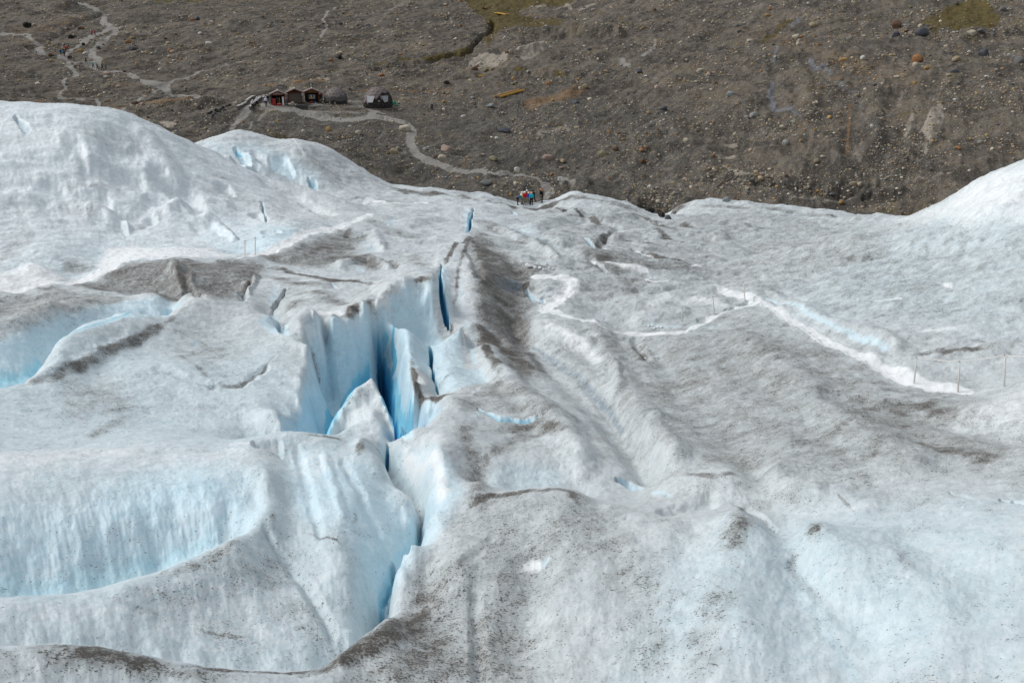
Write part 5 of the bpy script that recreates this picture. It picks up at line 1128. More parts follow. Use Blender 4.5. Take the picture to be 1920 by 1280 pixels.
# ------------------------------------------------------------------ ice chunks on the glacier
CH = plain('ice_chunk', (.72, .75, .77), .4, .15, 8, .4)
def chunk(u, v, px, label, group):
    p = at(u, v, G); w = px * m_per_px(p) / 2
    o = link('ice_chunk', BOULDERS[random.randrange(6)], None, CH); o.scale = (w, w * .9, w * random.uniform(.75, 1.0)); o.rotation_euler = (random.uniform(-.4, .4), random.uniform(-.4, .4), random.uniform(0, 6)); o.location = p + Vector((0, 0, w * .35))
    tag(o, label, 'ice chunk', group)
for i, (u, v, s) in enumerate(((988, 497, 7), (995, 500, 11), (1003, 502, 8), (997, 493, 5), (1012, 503, 7), (1021, 506, 7), (1024, 496, 8), (1030, 503, 5), (1037, 505, 6), (1008, 495, 5))):
    chunk(u, v, s, ['leftmost white ice block in the heap above the bend of the white path', 'biggest white ice block in the heap above the path bend', 'white ice block right of the biggest in the path bend heap', 'small ice block behind the biggest of the path bend heap', 'ice block at the front middle of the path bend heap', 'foremost ice block of the path bend heap', 'ice block at the back right of the path bend heap', 'small ice block near the right end of the path bend heap', 'rightmost ice block of the path bend heap', 'small ice block at the back middle of the path bend heap'][i], 'ice blocks above the path bend')
for i, (u, v, s) in enumerate(((1217, 612, 6), (1221, 617, 6), (1228, 617, 8), (1233, 614, 6), (1240, 615, 8))):
    chunk(u, v, s, ['leftmost ice lump beside the stepped path', 'second ice lump from the left beside the stepped path', 'largest front ice lump beside the stepped path', 'small rear ice lump beside the stepped path', 'rightmost ice lump beside the stepped path'][i], 'ice lumps beside the stepped path')
for i, (u, v, s) in enumerate(((1201, 650, 7), (1205, 661, 6), (1210, 672, 5))):
    chunk(u, v, s, ['uppermost ice lump in the dirty hollow below the path', 'middle ice lump in the dirty hollow below the path', 'lowest ice lump in the dirty hollow below the path'][i], 'ice lumps in the dirty hollow')
chunk(786, 957, 6, 'single round ice lump lying in the mouth of the blue fissure', None)

# ------------------------------------------------------------------ people
def skin(name, verts, edges, rads):
    me = bpy.data.meshes.new(name); me.from_pydata(verts, edges, []); o = bpy.data.objects.new(name, me); COL.objects.link(o)
    md = o.modifiers.new('s', 'SKIN'); md.use_smooth_shade = True
    sv = me.skin_vertices[0].data
    for k, r in enumerate(rads): sv[k].radius = (r, r); sv[k].use_root = (k == 0)
    o.modifiers.new('u', 'SUBSURF').levels = 1
    dg = bpy.context.evaluated_depsgraph_get(); out = bpy.data.meshes.new_from_object(o.evaluated_get(dg)); out.name = name
    bpy.data.objects.remove(o); bpy.data.meshes.remove(me)
    out.materials.clear(); out.polygons.foreach_set('use_smooth', [True] * len(out.polygons))
    return out
def pose(kind):
    """joint places of a 1.72 m person facing +y"""
    J = dict(pel=(0, 0, .95), spi=(0, .0, 1.15), che=(0, 0, 1.37), nec=(0, .01, 1.49), hea=(0, .03, 1.60), top=(0, .02, 1.67))
    for s, k in ((-1, 'l'), (1, 'r')):
        J['hip' + k] = (s * .10, 0, .88); J['kne' + k] = (s * .11, .02, .49); J['ank' + k] = (s * .12, -.02, .09); J['toe' + k] = (s * .13, .14, .04)
        J['sho' + k] = (s * .19, 0, 1.41); J['elb' + k] = (s * .27, -.04, 1.14); J['wri' + k] = (s * .25, .10, .93); J['han' + k] = (s * .245, .14, .86)
    if kind == 'walk':
        J['knel'] = (-.11, .16, .52); J['ankl'] = (-.11, .24, .09); J['toel'] = (-.12, .40, .07); J['kner'] = (.11, -.06, .50); J['ankr'] = (.11, -.30, .14); J['toer'] = (.12, -.17, .04)
        J['elbl'] = (-.27, -.12, 1.16); J['wril'] = (-.26, -.06, .93); J['hanl'] = (-.26, -.02, .86); J['elbr'] = (.27, .06, 1.15); J['wrir'] = (.24, .24, 1.0); J['hanr'] = (.23, .31, .96)
        for k in ('spi', 'che', 'nec', 'hea', 'top'): J[k] = (J[k][0], J[k][1] + (J[k][2] - .95) * .16, J[k][2] - .01)
    if kind == 'bend':
        for k, d in (('spi', (.0, .14, 1.08)), ('che', (0, .36, 1.16)), ('nec', (0, .48, 1.13)), ('hea', (0, .59, 1.08)), ('top', (0, .65, 1.05))): J[k] = d
        for s, k in ((-1, 'l'), (1, 'r')): J['sho' + k] = (s * .19, .40, 1.14); J['elb' + k] = (s * .24, .45, .86); J['wri' + k] = (s * .2, .52, .62); J['han' + k] = (s * .2, .54, .54)
    if kind == 'huddle':
        for k in ('l', 'r'):
            s = -1 if k == 'l' else 1; J['elb' + k] = (s * .27, .05, 1.13); J['wri' + k] = (s * .12, .26, 1.10); J['han' + k] = (s * .05, .28, 1.12)
        J['hea'] = (0, .06, 1.59); J['top'] = (0, .06, 1.66)
    return J
R0 = dict(pel=.135, spi=.125, che=.15, nec=.06, hea=.10, top=.085, hip=.095, kne=.062, ank=.045, toe=.04, sho=.075, elb=.05, wri=.034, han=.036)
def figure(kind):
    J = pose(kind); rad = lambda k, f=1.0, a=0.0: R0[k if k in R0 else k[:3]] * f + a
    def graph(keys, edges, f, a, hands=False):
        vs = [J[k] for k in keys]; rs = [rad(k, f, a) for k in keys]; es = [(keys.index(p), keys.index(q)) for p, q in edges]
        if hands:
            for k in ('l', 'r'):
                w, h = Vector(J['wri' + k]), Vector(J['han' + k]); d = (h - w).normalized(); side = Vector((1, 0, 0)); base = keys.index('han' + k)
                for t, (o_, ln) in enumerate(((-.03, .075), (-.01, .085), (.01, .08), (.03, .06))):
                    vs.append(tuple(h + side * o_ + d * ln + Vector((0, .012, -.008 * t)))); rs.append(.009); es.append((base, len(vs) - 1))
                vs.append(tuple(h + side * (.05 if k == 'l' else -.05) + Vector((0, .03, .01)))); rs.append(.010); es.append((base, len(vs) - 1))
        return vs, es, rs
    torso = [('pel', 'spi'), ('spi', 'che'), ('che', 'nec')]; head = [('nec', 'hea'), ('hea', 'top')]
    arms = [e for k in 'lr' for e in (('che', 'sho' + k), ('sho' + k, 'elb' + k), ('elb' + k, 'wri' + k))]; hands = [('wri' + k, 'han' + k) for k in 'lr']
    legs = [e for k in 'lr' for e in (('pel', 'hip' + k), ('hip' + k, 'kne' + k), ('kne' + k, 'ank' + k))]; feet = [('ank' + k, 'toe' + k) for k in 'lr']
    ks = lambda es, root: [root] + [k for k in dict.fromkeys(x for e in es for x in e) if k != root]
    E = torso + head + arms + hands + legs + feet; body = skin('body', *graph(ks(E, 'pel'), E, .9, 0, True))
    E = torso[:] + arms; jacket = skin('jacket', *graph(ks(E, 'pel'), E, 1.16, .018))
    E = legs; trousers = skin('trousers', *graph(ks(E, 'pel'), E, 1.08, .014))
    E = feet; boots = MB()
    for k in 'lr':
        a, t = Vector(J['ank' + k]), Vector(J['toe' + k]); boots.tube([a + Vector((0, -.05, -.01)), a + Vector((0, .02, -.03)), t + Vector((0, .02, 0))], [.062, .066, .045])
    boots = boots.mesh('boots', True)
    hb = bmesh.new(); bmesh.ops.create_uvsphere(hb, u_segments=14, v_segments=10, radius=.135); hp = Vector(J['hea']) + (Vector(J['top']) - Vector(J['hea'])) * .45
    bmesh.ops.delete(hb, geom=[v for v in hb.verts if v.co.z < -.02], context='VERTS')
    up = (Vector(J['top']) - Vector(J['nec'])).normalized(); bmesh.ops.transform(hb, matrix=Matrix.Translation(hp) @ up.to_track_quat('Z', 'Y').to_matrix().to_4x4(), verts=hb.verts)
    helmet = bpy.data.meshes.new('helmet'); hb.to_mesh(helmet); hb.free(); helmet.polygons.foreach_set('use_smooth', [True] * len(helmet.polygons))
    fc = MB(); fwd = Vector((0, 1, 0)) if kind != 'bend' else Vector((0, .4, -.9)).normalized(); hh = Vector(J['hea'])
    fc.tube([hh + fwd * .085, hh + fwd * .125 - up * .012], [.02, .012], 6)
    fc = fc.mesh('nose', True)
    c = Vector(J['che']); s = Vector(J['spi']); ax = (c - s).normalized(); back = Vector((1, 0, 0)).cross(ax) * -1
    pk = MB(); rot = Matrix((Vector((1, 0, 0)), -back, ax)).transposed(); pk.box((c + s) / 2 + back * .24 + ax * .03, (.32, .20, .50), rot, .06); pack = pk.mesh('backpack', True)
    return dict(body=body, jacket=jacket, trousers=trousers, boots=boots, helmet=helmet, nose=fc, backpack=pack)
FIG = {k: figure(k) for k in ('stand', 'walk', 'bend', 'huddle')}
SKIN = plain('skin', (.48, .30, .22), .6, .08, 8)
CLOTH = dict(red=(.50, .018, .022), crimson=(.33, .012, .02), white=(.78, .79, .82), lavender=(.66, .64, .80), black=(.012, .012, .014), navy=(.012, .018, .045), blue=(.015, .07, .42), sky=(.02, .28, .55), turquoise=(.015, .46, .52), teal=(.01, .24, .24), green=(.02, .20, .13),
             orange=(.55, .13, .02), cream=(.62, .57, .44), khaki=(.23, .19, .12), brown=(.07, .045, .03), grey=(.16, .17, .17), dark=(.022, .022, .026), mustard=(.45, .28, .03), petrol=(.02, .15, .24), pink=(.60, .25, .22), sand=(.34, .28, .19))
cm = lambda k: plain('cloth_' + k, CLOTH[k], .85, .18, 9, .1)
def person(u, v, kind, face, jacket, trousers, helmet, label, group, pack=None, h=1.0):
    p = at(u, v); o = emp('person', p, math.radians(face), label, 'person', group)
    f = FIG[kind]
    for k, mt in (('body', SKIN), ('jacket', cm(jacket)), ('trousers', cm(trousers)), ('boots', cm('dark'))): link(k, f[k], o, mt)
    link('nose', f['nose'], [c for c in o.children if c.name.startswith('body')][0], SKIN)
    if helmet: link('helmet' if helmet != 'hair' else 'hair', f['helmet'], o, cm(helmet) if helmet != 'hair' else cm('brown'))
    if pack: link('backpack', f['backpack'], o, cm(pack))
    o.scale = (h, h, h); return o
g = 'visitors gathered at the edge of the ice'
person(970.5, 384.6, 'bend', -90, 'petrol', 'navy', 'mustard', 'person in a petrol blue jacket bending over left of the group', g, h=1.02)
person(978, 383.5, 'stand', -60, 'cream', 'grey', 'white', 'person in a cream jacket and white helmet at the left of the group', g)
person(981, 383, 'huddle', -30, 'navy', 'navy', 'white', 'person in navy with white helmet behind the red jacket', g, h=.97)
person(984, 384.8, 'stand', 0, 'red', 'khaki', 'white', 'person in a red jacket and khaki trousers, back to camera', g, h=1.03)
person(984.5, 381.5, 'huddle', 180, 'orange', 'dark', 'pink', 'person in orange facing camera behind the red jacket', g)
person(988.2, 380.5, 'stand', 170, 'black', 'black', 'white', 'tall person in black with white helmet at the back of the group', g, h=1.05)
person(990.7, 383.8, 'stand', 10, 'blue', 'grey', 'white', 'person in a bright blue jacket in the middle of the group', g)
person(994, 381.8, 'huddle', 120, 'orange', 'brown', 'orange', 'person in an orange jacket between blue and turquoise jackets', g)
person(996.6, 384.8, 'stand', 15, 'turquoise', 'black', 'cream', 'person in a turquoise jacket and black trousers at the right front', g)
person(1001, 379.5, 'walk', 80, 'black', 'navy', 'black', 'person in black leaning forward behind the turquoise jacket', g)
person(1016.5, 379.2, 'stand', 90, 'black', 'black', 'orange', 'lone person in black with orange helmet and backpack on the gravel', None, 'black', h=1.05)
g = 'visitors in white jackets on the ramp beside the huts'
person(473.6, 204.5, 'walk', -120, 'white', 'black', 'white', 'person in a white jacket and black trousers lowest on the ramp', g)
person(481.8, 199.2, 'walk', -100, 'white', 'black', 'white', 'person in a white jacket higher on the ramp beside the low wall', g)
person(498.8, 199.6, 'stand', 0, 'lavender', 'navy', 'white', 'person in a lavender white jacket standing left of the red hut', g)
person(503.2, 195.2, 'walk', 60, 'black', 'grey', 'white', 'person in black with white helmet behind the lavender jacket', None)
person(507.5, 193.5, 'stand', 180, 'green', 'grey', 'white', 'person in green half hidden beside the corner of the red hut', None)
person(600.5, 191.6, 'stand', 20, 'black', 'black', 'orange', 'person in black with orange helmet right of the hut row', None, 'white')
person(603.3, 190.0, 'huddle', 200, 'crimson', 'dark', 'pink', 'person with pinkish helmet behind the black jacket by the huts', None)
person(567.6, 189.6, 'stand', 180, 'white', 'grey', 'white', 'person in white standing in the gap between plank and poster huts', None)
g = 'hikers on the zigzag trail'
for a in ((173, 66.5, 'walk', 60, 'red', 'crimson', 'hair', 'left hiker in red of the pair highest on the trail'), (178.6, 67.2, 'walk', 60, 'crimson', 'dark', 'hair', 'right hiker in crimson of the pair highest on the trail'),
          (124.2, 97.4, 'walk', 50, 'red', 'dark', 'red', 'hiker in bright red leading at the trail corner'), (127.6, 96.6, 'walk', 50, 'red', 'black', 'crimson', 'hiker in red close right of the bright red leader'),
          (114.6, 103.6, 'stand', 0, 'navy', 'navy', 'black', 'leftmost hiker in navy at the trail corner'), (119.8, 101.6, 'walk', 30, 'dark', 'dark', 'hair', 'hiker in charcoal behind the sky blue jacket'),
          (118.6, 104.6, 'walk', 20, 'sky', 'grey', 'hair', 'hiker in a sky blue jacket at the trail corner'), (121.6, 106.6, 'walk', 20, 'black', 'dark', 'black', 'hiker in black right below the sky blue jacket'),
          (130.4, 114.6, 'walk', 60, 'navy', 'black', 'white', 'hiker in navy with a pale hat below the corner'), (134.2, 114.6, 'walk', 60, 'black', 'black', 'hair', 'hiker in black between the pale hat and the sand jacket'),
          (138.8, 115.0, 'walk', 60, 'sand', 'khaki', 'hair', 'hiker in a sand coloured jacket below the corner'), (162, 119.4, 'walk', 75, 'black', 'dark', 'hair', 'hiker in black walking alone on the middle trail'),
          (175, 128.2, 'walk', 80, 'teal', 'navy', 'turquoise', 'hiker in teal leading the lowest four on the trail'), (183.2, 131.4, 'walk', 85, 'brown', 'dark', 'hair', 'hiker in brown, second of the lowest four'),
          (192.4, 131.8, 'walk', 85, 'black', 'black', 'hair', 'hiker in black, third of the lowest four'), (199, 131.4, 'walk', 85, 'green', 'navy', 'green', 'hiker in green, last of the lowest four')):
    person(*a, g)
# ------------------------------------------------------------------ huts and dome tents on the bench
RED = wood('red_timber', (.165, .050, .028), .55); DARKW = wood('dark_planks', (.060, .044, .034), .6); ROOFM = plain('felt_roof', (.18, .152, .148), .9, .2, 3); GREYW = wood('grey_planks', (.16, .14, .12), .6); INK = plain('shade_black', (.018, .017, .017), .9)  # the near-black at the end paints the shade inside the huts
ALU = plain('ridge_metal', (.30, .31, .32), .5, .1, 5, .4)
def facing(p): return math.atan2(p.x, p.y)
def hut(u, v, wpx, label):
    p = at(u, v, M); k = m_per_px(p); w = wpx * k; d = 2.7; h = 1.75 * w / 2.7 + .15; rise = .72; ov = .32
    o = emp('kiosk_hut', p - Vector((0, 0, .08)), -facing(p), label, 'hut', 'row of red timber kiosk huts')
    y0, y1 = 0, d
    for sx in (-1, 1):
        for yy in (y0, y1):
            link('post', MB().box((sx * (w / 2 - .08), yy, h / 2), (.17, .17, h), None, .015).mesh('post'), o, RED)
        link('side_wall', MB().box((sx * (w / 2 - .05), d / 2, h / 2), (.06, d - .2, h - .04)).mesh('side_wall'), o, DARKW)
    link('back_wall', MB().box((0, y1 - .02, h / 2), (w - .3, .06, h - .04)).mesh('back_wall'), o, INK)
    link('floor_slab', MB().box((0, d / 2, .03), (w - .3, d - .2, .08)).mesh('floor_slab'), o, DARKW)
    rf = MB(); e = w / 2 + ov; sl = Vector((e, 0, -rise)); L = sl.length; an = math.atan2(rise, e)
    for sx in (-1, 1):
        rf.box((sx * e / 2, d / 2 - .1, h + rise / 2 + .10), (L, d + .7, .07), Matrix.Rotation(sx * an, 3, 'Y'))
    roof = link('roof', rf.mesh('roof'), o, ROOFM)
    link('ridge_cap', MB().box((0, d / 2 - .1, h + rise + .135), (.26, d + .72, .05)).mesh('ridge_cap'), roof, ALU)
    for sx in (-1, 1):
        link('fascia', MB().box((sx * e / 2, -.48, h + rise / 2 + .03), (L - .04, .05, .19), Matrix.Rotation(sx * an, 3, 'Y')).mesh('fascia'), o, RED)
    link('tie_beam', MB().box((0, -.0, h + .02), (w - .04, .15, .15)).mesh('tie_beam'), o, RED)
    return o, p, k, w, h, d
h1, p1, k1, w1, hh1, d1 = hut(522, 196.4, 24.5, 'red timber hut with an open front at the left end of the row')
link('gable_panel', MB().poly([(-w1 / 2 + .1, -.02, hh1 + .1), (w1 / 2 - .1, -.02, hh1 + .1), (0, -.02, hh1 + .62)], (0, .04, 0)).mesh('gable_panel'), h1, plain('faded_board', (.36, .30, .26), .8))
h2, p2, k2, w2, hh2, d2 = hut(553.5, 192.6, 25, 'middle hut of the row closed with grey planks')
link('plank_front', MB().box((0, .12, hh2 / 2), (w2 - .3, .06, hh2 - .05)).mesh('plank_front'), h2, GREYW)
for z in np.linspace(.25, hh2 - .15, 6): link('batten', MB().box((0, .075, z), (w2 - .32, .03, .04)).mesh('batten'), [c for c in h2.children if c.name.startswith('plank_front')][0], DARKW)
link('gable_panel', MB().poly([(-w2 / 2 + .1, .04, hh2 + .1), (w2 / 2 - .1, .04, hh2 + .1), (0, .04, hh2 + .62)], (0, .04, 0)).mesh('gable_panel'), h2, DARKW)
h3, p3, k3, w3, hh3, d3 = hut(585.5, 192.4, 25.5, 'right hut of the row with a dark interior and a bright poster')
link('interior_shade', MB().box((0, .5, hh3 / 2), (w3 - .3, .06, hh3 - .05)).mesh('interior_shade'), h3, INK)  # black panel painting the shade of the hut's interior
link('gable_panel', MB().poly([(-w3 / 2 + .1, .0, hh3 + .1), (w3 / 2 - .1, .0, hh3 + .1), (0, .0, hh3 + .62)], (0, .04, 0)).mesh('gable_panel'), h3, wood('ochre_board', (.28, .16, .05), .6))
def on(o, x, y, z): return o.matrix_basis @ Vector((x, y, z))
bpy.context.view_layer.update()
def prop(name, o, x, y, z, label, cat):
    q = emp(name, o.matrix_basis @ Vector((x, y, z)), o.rotation_euler.z, label, cat); return q
q = prop('poster', h3, 0, .46, 1.05, 'white poster with dark figures and a yellow bar on the right hut', 'poster')
link('sheet', MB().box((0, 0, .12), (1.25, .02, .75)).mesh('sheet'), q, plain('poster_white', (.42, .42, .40), .6))
for x, m in ((-.42, (.05, .04, .05)), (-.12, (.62, .60, .56)), (.16, (.06, .05, .06)), (.44, (.35, .33, .30))):
    link('figure_patch', MB().box((x, -.016, .24), (.26, .012, .42)).mesh('figure_patch'), q, plain('print_%d' % int(100 * (x + 1)), m, .6))
link('colour_bar', MB().box((0, -.018, -.05), (1.2, .012, .14)).mesh('colour_bar'), q, plain('print_yellow', (.50, .30, .03), .6))
q = prop('red_locker', h1, -.78, -.25, 0, 'glossy red locker standing in the front of the open hut', 'locker')
link('cabinet', MB().box((0, 0, .62), (.62, .5, 1.2), None, .03).mesh('cabinet'), q, plain('red_gloss', (.30, .012, .012), .35, .15, 3, .5)); link('lid', MB().box((0, -.02, .36), (.66, .54, .07), None, .02).mesh('lid'), q, plain('red_bright', (.48, .025, .025), .35, .1, 3, .5))
q = prop('red_crate', h1, .12, -.45, 0, 'low red crate with pale goods before the open hut', 'crate')
link('crate_box', MB().box((0, 0, .17), (.8, .5, .32), None, .02).mesh('crate_box'), q, plain('crate_red', (.45, .03, .02), .5)); link('goods', MB().box((.02, 0, .35), (.62, .36, .10), None, .04).mesh('goods'), q, plain('goods_pale', (.55, .42, .35), .7))
q = prop('white_board', h1, .92, -.35, 0, 'tall white board leaning at the right post of the open hut', 'board')
link('panel', MB().box((0, 0, .78), (.34, .06, 1.55), Matrix.Rotation(math.radians(-6), 3, 'X'), .01).mesh('panel'), q, plain('board_white', (.60, .60, .58), .6)); link('prop_leg', MB().box((.05, .22, .6), (.06, .05, 1.25), Matrix.Rotation(math.radians(14), 3, 'X')).mesh('prop_leg'), q, GREYW)
for j, (x, y, s, c, lb) in enumerate(((.25, .6, (.16, .12, 1.0), (.30, .20, .06), 'ochre bundle hanging inside the open hut'), (-.15, .9, (.22, .14, 1.1), (.07, .075, .08), 'grey coat hanging at the back of the open hut'))):
    q = prop('hanging_coat', h1, x, y, .35, lb, 'coat'); m_ = MB(); m_.tube([(0, 0, 0), (0, 0, s[2] * .6), (0, 0, s[2] * .92), (0, 0, s[2])], [s[0], s[0] * .95, s[0] * .7, .03], 8)
    link('cloth', m_.mesh('cloth', True), q, plain('coat_%d' % j, c, .9)); link('hook', MB().tube([(0, 0, s[2]), (0, 0, s[2] + .15), (.04, 0, s[2] + .2)], .012, 6).mesh('hook'), q, ALU)
for j, (x, lb, c) in enumerate(((-.15, 'small red bag on the ground before the right hut', (.55, .05, .04)), (.5, 'small blue bag on the ground before the right hut', (.03, .12, .33)))):
    q = prop('duffel_bag', h3, x, -.25, 0, lb, 'bag'); link('bag_body', MB().tube([(-.26, 0, .17), (-.22, 0, .17), (.22, 0, .17), (.26, 0, .17)], [.10, .17, .17, .10], 10).mesh('bag_body', True), q, plain('bag_%d' % j, c, .8)); link('handle', MB().tube([(-.12, 0, .33), (-.1, 0, .42), (.1, 0, .42), (.12, 0, .33)], .015, 6).mesh('handle'), q, cm('dark'))
p = at(537.5, 193.5, M); q = emp('barrel', p, -facing(p), 'dark barrel standing in the gap between the red and plank huts', 'barrel')
link('drum', MB().tube([(0, .4, 0), (0, .4, .1), (0, .4, .8), (0, .4, .9)], [.26, .30, .30, .26], 12).mesh('drum', True), q, plain('drum_grey', (.09, .10, .11), .5)); link('drum_lid', MB().tube([(0, .4, .9), (0, .4, .96)], [.27, .25], 12).mesh('drum_lid'), q, plain('drum_lid', (.32, .12, .08), .6))

CANV = None
def canvas(name, c, c2):
    N = NT(name); co = N.n('TexCoord').outputs['Object']; gm = N.n('NewGeometry')
    f = N.noise(co, 1.6, 5, .6); col = N.mix(N.ramp(f, .3, .7), c2, c)
    return N.end(col, .75, None, .25)
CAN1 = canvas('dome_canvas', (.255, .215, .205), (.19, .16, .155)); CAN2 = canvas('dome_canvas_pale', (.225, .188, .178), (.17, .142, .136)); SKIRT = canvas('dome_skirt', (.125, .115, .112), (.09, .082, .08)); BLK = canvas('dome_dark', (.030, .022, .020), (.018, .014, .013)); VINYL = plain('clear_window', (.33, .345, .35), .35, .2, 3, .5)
def dome(u, v, wpx, hpx, label, front):
    p = at(u, v, M); k = m_per_px(p); R = wpx * k / 2; H = hpx * k / math.cos(.12)
    o = emp('dome_tent', p + Vector((0, R * .9, 0)), -facing(p), label, 'dome tent', 'geodesic dome tents on the bench')
    zc = top(p.x, p.y + R * .9); o.location.z = min(zc, p.z + .35) - .05
    b = bmesh.new(); bmesh.ops.create_icosphere(b, subdivisions=3, radius=1.0)
    bmesh.ops.rotate(b, verts=b.verts, cent=(0, 0, 0), matrix=Matrix.Rotation(math.radians(31.7), 3, 'X')); bmesh.ops.rotate(b, verts=b.verts, cent=(0, 0, 0), matrix=Matrix.Rotation(.3, 3, 'Z'))
    q = .28                                             # how much more than a half sphere
    bmesh.ops.bisect_plane(b, geom=b.verts[:] + b.edges[:] + b.faces[:], plane_co=(0, 0, -q), plane_no=(0, 0, -1), clear_outer=True)
    for f in [f for f in b.faces if abs(f.normal.z + 1) < 1e-3]: b.faces.remove(f)
    sz = H / (1 + q)
    parts = {'canopy': [], 'skirt': [], 'opening_shade': []}
    for f in b.faces:
        c = f.calc_center_median(); a = math.degrees(math.atan2(c.x, -c.y))
        z = c.z + q
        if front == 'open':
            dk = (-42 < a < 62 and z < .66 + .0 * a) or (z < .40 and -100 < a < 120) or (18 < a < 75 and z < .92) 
            parts['opening_shade' if dk else 'canopy'].append(f)  # near-black closed faces paint the shade inside the openings
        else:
            parts['opening_shade' if (z < .26 and -70 < a < 60) else 'skirt' if z < .62 else 'canopy'].append(f)
    for nm, fs in parts.items():
        if not fs: continue
        nb = bmesh.new(); mp_ = {}
        for f in fs:
            vs = []
            for v_ in f.verts:
                if v_ not in mp_: mp_[v_] = nb.verts.new((v_.co.x * R, v_.co.y * R, (v_.co.z + q) * sz))
                vs.append(mp_[v_])
            nb.faces.new(vs)
        bmesh.ops.recalc_face_normals(nb, faces=nb.faces[:]); me = bpy.data.meshes.new(nm); nb.to_mesh(me); nb.free()
        c = link(nm, me, o, {'canopy': CAN2 if front == 'open' else CAN1, 'skirt': SKIRT, 'opening_shade': BLK}[nm])
        md = c.modifiers.new('thick', 'SOLIDIFY'); md.thickness = .05
    seam = MB()
    for e in b.edges:
        a_, c_ = [Vector((v_.co.x * R, v_.co.y * R, (v_.co.z + q) * sz)) * 1.004 for v_ in e.verts]
        seam.tube([a_, c_], .022, 4)
    link('frame_seams', seam.mesh('frame_seams'), o, SKIRT)
    b.free()
    return o, R, sz * (1 + q), k, p
d1_, R1, H1, kd, pd = dome(627, 197.5, 42, 29, 'smaller dome tent with grey brown canvas and low dark openings', 'shut')
for x in (-.55, -.1): link('flap', MB().poly([(x * R1 - .28, -R1 * math.sqrt(1 - x * x) - .06, .02), (x * R1 + .28, -R1 * math.sqrt(1 - x * x) - .06, .02), (x * R1, -R1 * math.sqrt(1 - x * x) - .02, .75)], (0, -.04, 0)).mesh('flap'), d1_, CAN1)
d2_, R2_, H2_, kd2, pd2 = dome(706, 205.5, 54, 37.5, 'larger dome tent with a black open front and two pale windows', 'open')
for pts in ([(-.80, .60), (-.22, .60), (-.40, .31), (-.78, .31)], [(.24, .60), (.74, .60), (.72, .35), (.48, .31)]):
    def sph(x, z):
        zz = z * 1.28 - .28; yy = math.sqrt(max(1 - (x * .92) ** 2 - zz * zz, .02)); return Vector((x * .92 * R2_, -yy * R2_ - .26, z * H2_))
    P = [sph(*t) for t in pts]
    w_ = link('window', MB().poly(P, (0, -.03, 0)).mesh('window'), d2_, VINYL)
    fr = MB()
    for a_, b_ in zip(P, P[1:] + P[:1]): fr.tube([a_ + Vector((0, -.035, 0)), b_ + Vector((0, -.035, 0))], .03, 5)
    link('window_frame', fr.mesh('window_frame'), w_, VINYL)
link('lamp_globe', MB().tube([(.2, -R2_ * .97, 1.45), (.2, -R2_ * .97, 1.52), (.2, -R2_ * .97, 1.6), (.2, -R2_ * .97, 1.66)], [.05, .11, .11, .05], 8).mesh('lamp_globe', True), d2_, plain('globe_white', (.8, .8, .78), .5))
pf_ = MB(); n = 40
pf_.tube([(0, 0, -.5), (0, 0, -.02), (0, 0, .06)], [R2_ * 1.14, R2_ * 1.12, R2_ * 1.08], 40); link('platform', pf_.mesh('platform'), d2_, plain('platform_stone', (.135, .115, .10), .9, .35, 3))
for dm, RR, nn in ((d1_, R1, 17),):
    for i in range(nn):
        a = math.radians(-165 + 150 * i / (nn - 1)); x, y = dm.location.x + math.cos(a) * RR * 1.16, dm.location.y + math.sin(a) * RR * 1.16
        o = link('edging_stone', BOULDERS[i % 6], None, RM[['tan', 'cream', 'pale grey', 'ochre'][i % 4]]); s = random.uniform(.16, .30); o.scale = (s, s * .8, s * .7); o.rotation_euler.z = i * 1.3; o.location = (x, y, top(x, y) + s * .3)
        tag(o, 'pale stone in the ring laid round the smaller dome tent', 'stone', 'ring of stones round the smaller dome')
# green bundle beside the larger dome
p = at(740, 198.6, M); q = emp('tarpaulin_bundle', p, -facing(p), 'small green tarpaulin bundle right of the larger dome tent', 'tarpaulin')
link('bundle', rock_mesh(31, .95, 5), q, plain('green_tarp', (.012, .30, .17), .6, .3, 3)).scale = (.5, .45, .6)
[c for c in q.children][0].location = (-.1, 0, .62); c2 = link('loose_corner', rock_mesh(32, .4, 4), q, plain('green_tarp', (.012, .30, .17))); c2.scale = (.4, .3, .4); c2.location = (.35, -.25, .16)
for sx in (-.3, .2): link('stand_leg', MB().tube([(sx, -.1, 0), (sx * .8, -.05, .5)], .03, 6).mesh('stand_leg'), q, cm('dark'))
# dry stone walls of the ramp
STN = RM['pale grey']
def wall(a, b, n, label):
    pa, pb = at(*a, M), at(*b, M); o = emp('stone_wall', pa, 0, label, 'stone wall', 'low dry stone walls along the ramp')
    d = pb - pa; ang = math.atan2(d.y, d.x); L = math.hypot(d.x, d.y); body = MB(); cap = MB(); rr = random.Random(int(a[0]))
    s = L / n
    for i in range(n):
        c = pa + d * ((i + .5) / n); z = top(c.x, c.y) - pa.z; loc = Vector((c.x - pa.x, c.y - pa.y, 0))
        for lay in range(2):
            body.box(loc + Vector((0, 0, z + .08 + lay * .26)), (s * rr.uniform(.86, 1.0), .42 * rr.uniform(.85, 1), .26), Matrix.Rotation(ang + rr.uniform(-.06, .06), 3, 'Z'), .04)
        cap.box(loc + Vector((0, 0, z + .52)), (s * .97, .50, .12), Matrix.Rotation(ang + rr.uniform(-.05, .05), 3, 'Z'), .03)
    link('courses', body.mesh('courses'), o, RM['grey']); link('cap_stones', cap.mesh('cap_stones'), o, RM['white'])
wall((446, 206), (477, 185), 16, 'left low stone wall with pale capping beside the ramp to the huts'); wall((469, 206.5), (496, 183.5), 15, 'right low stone wall with pale capping between ramp and huts')
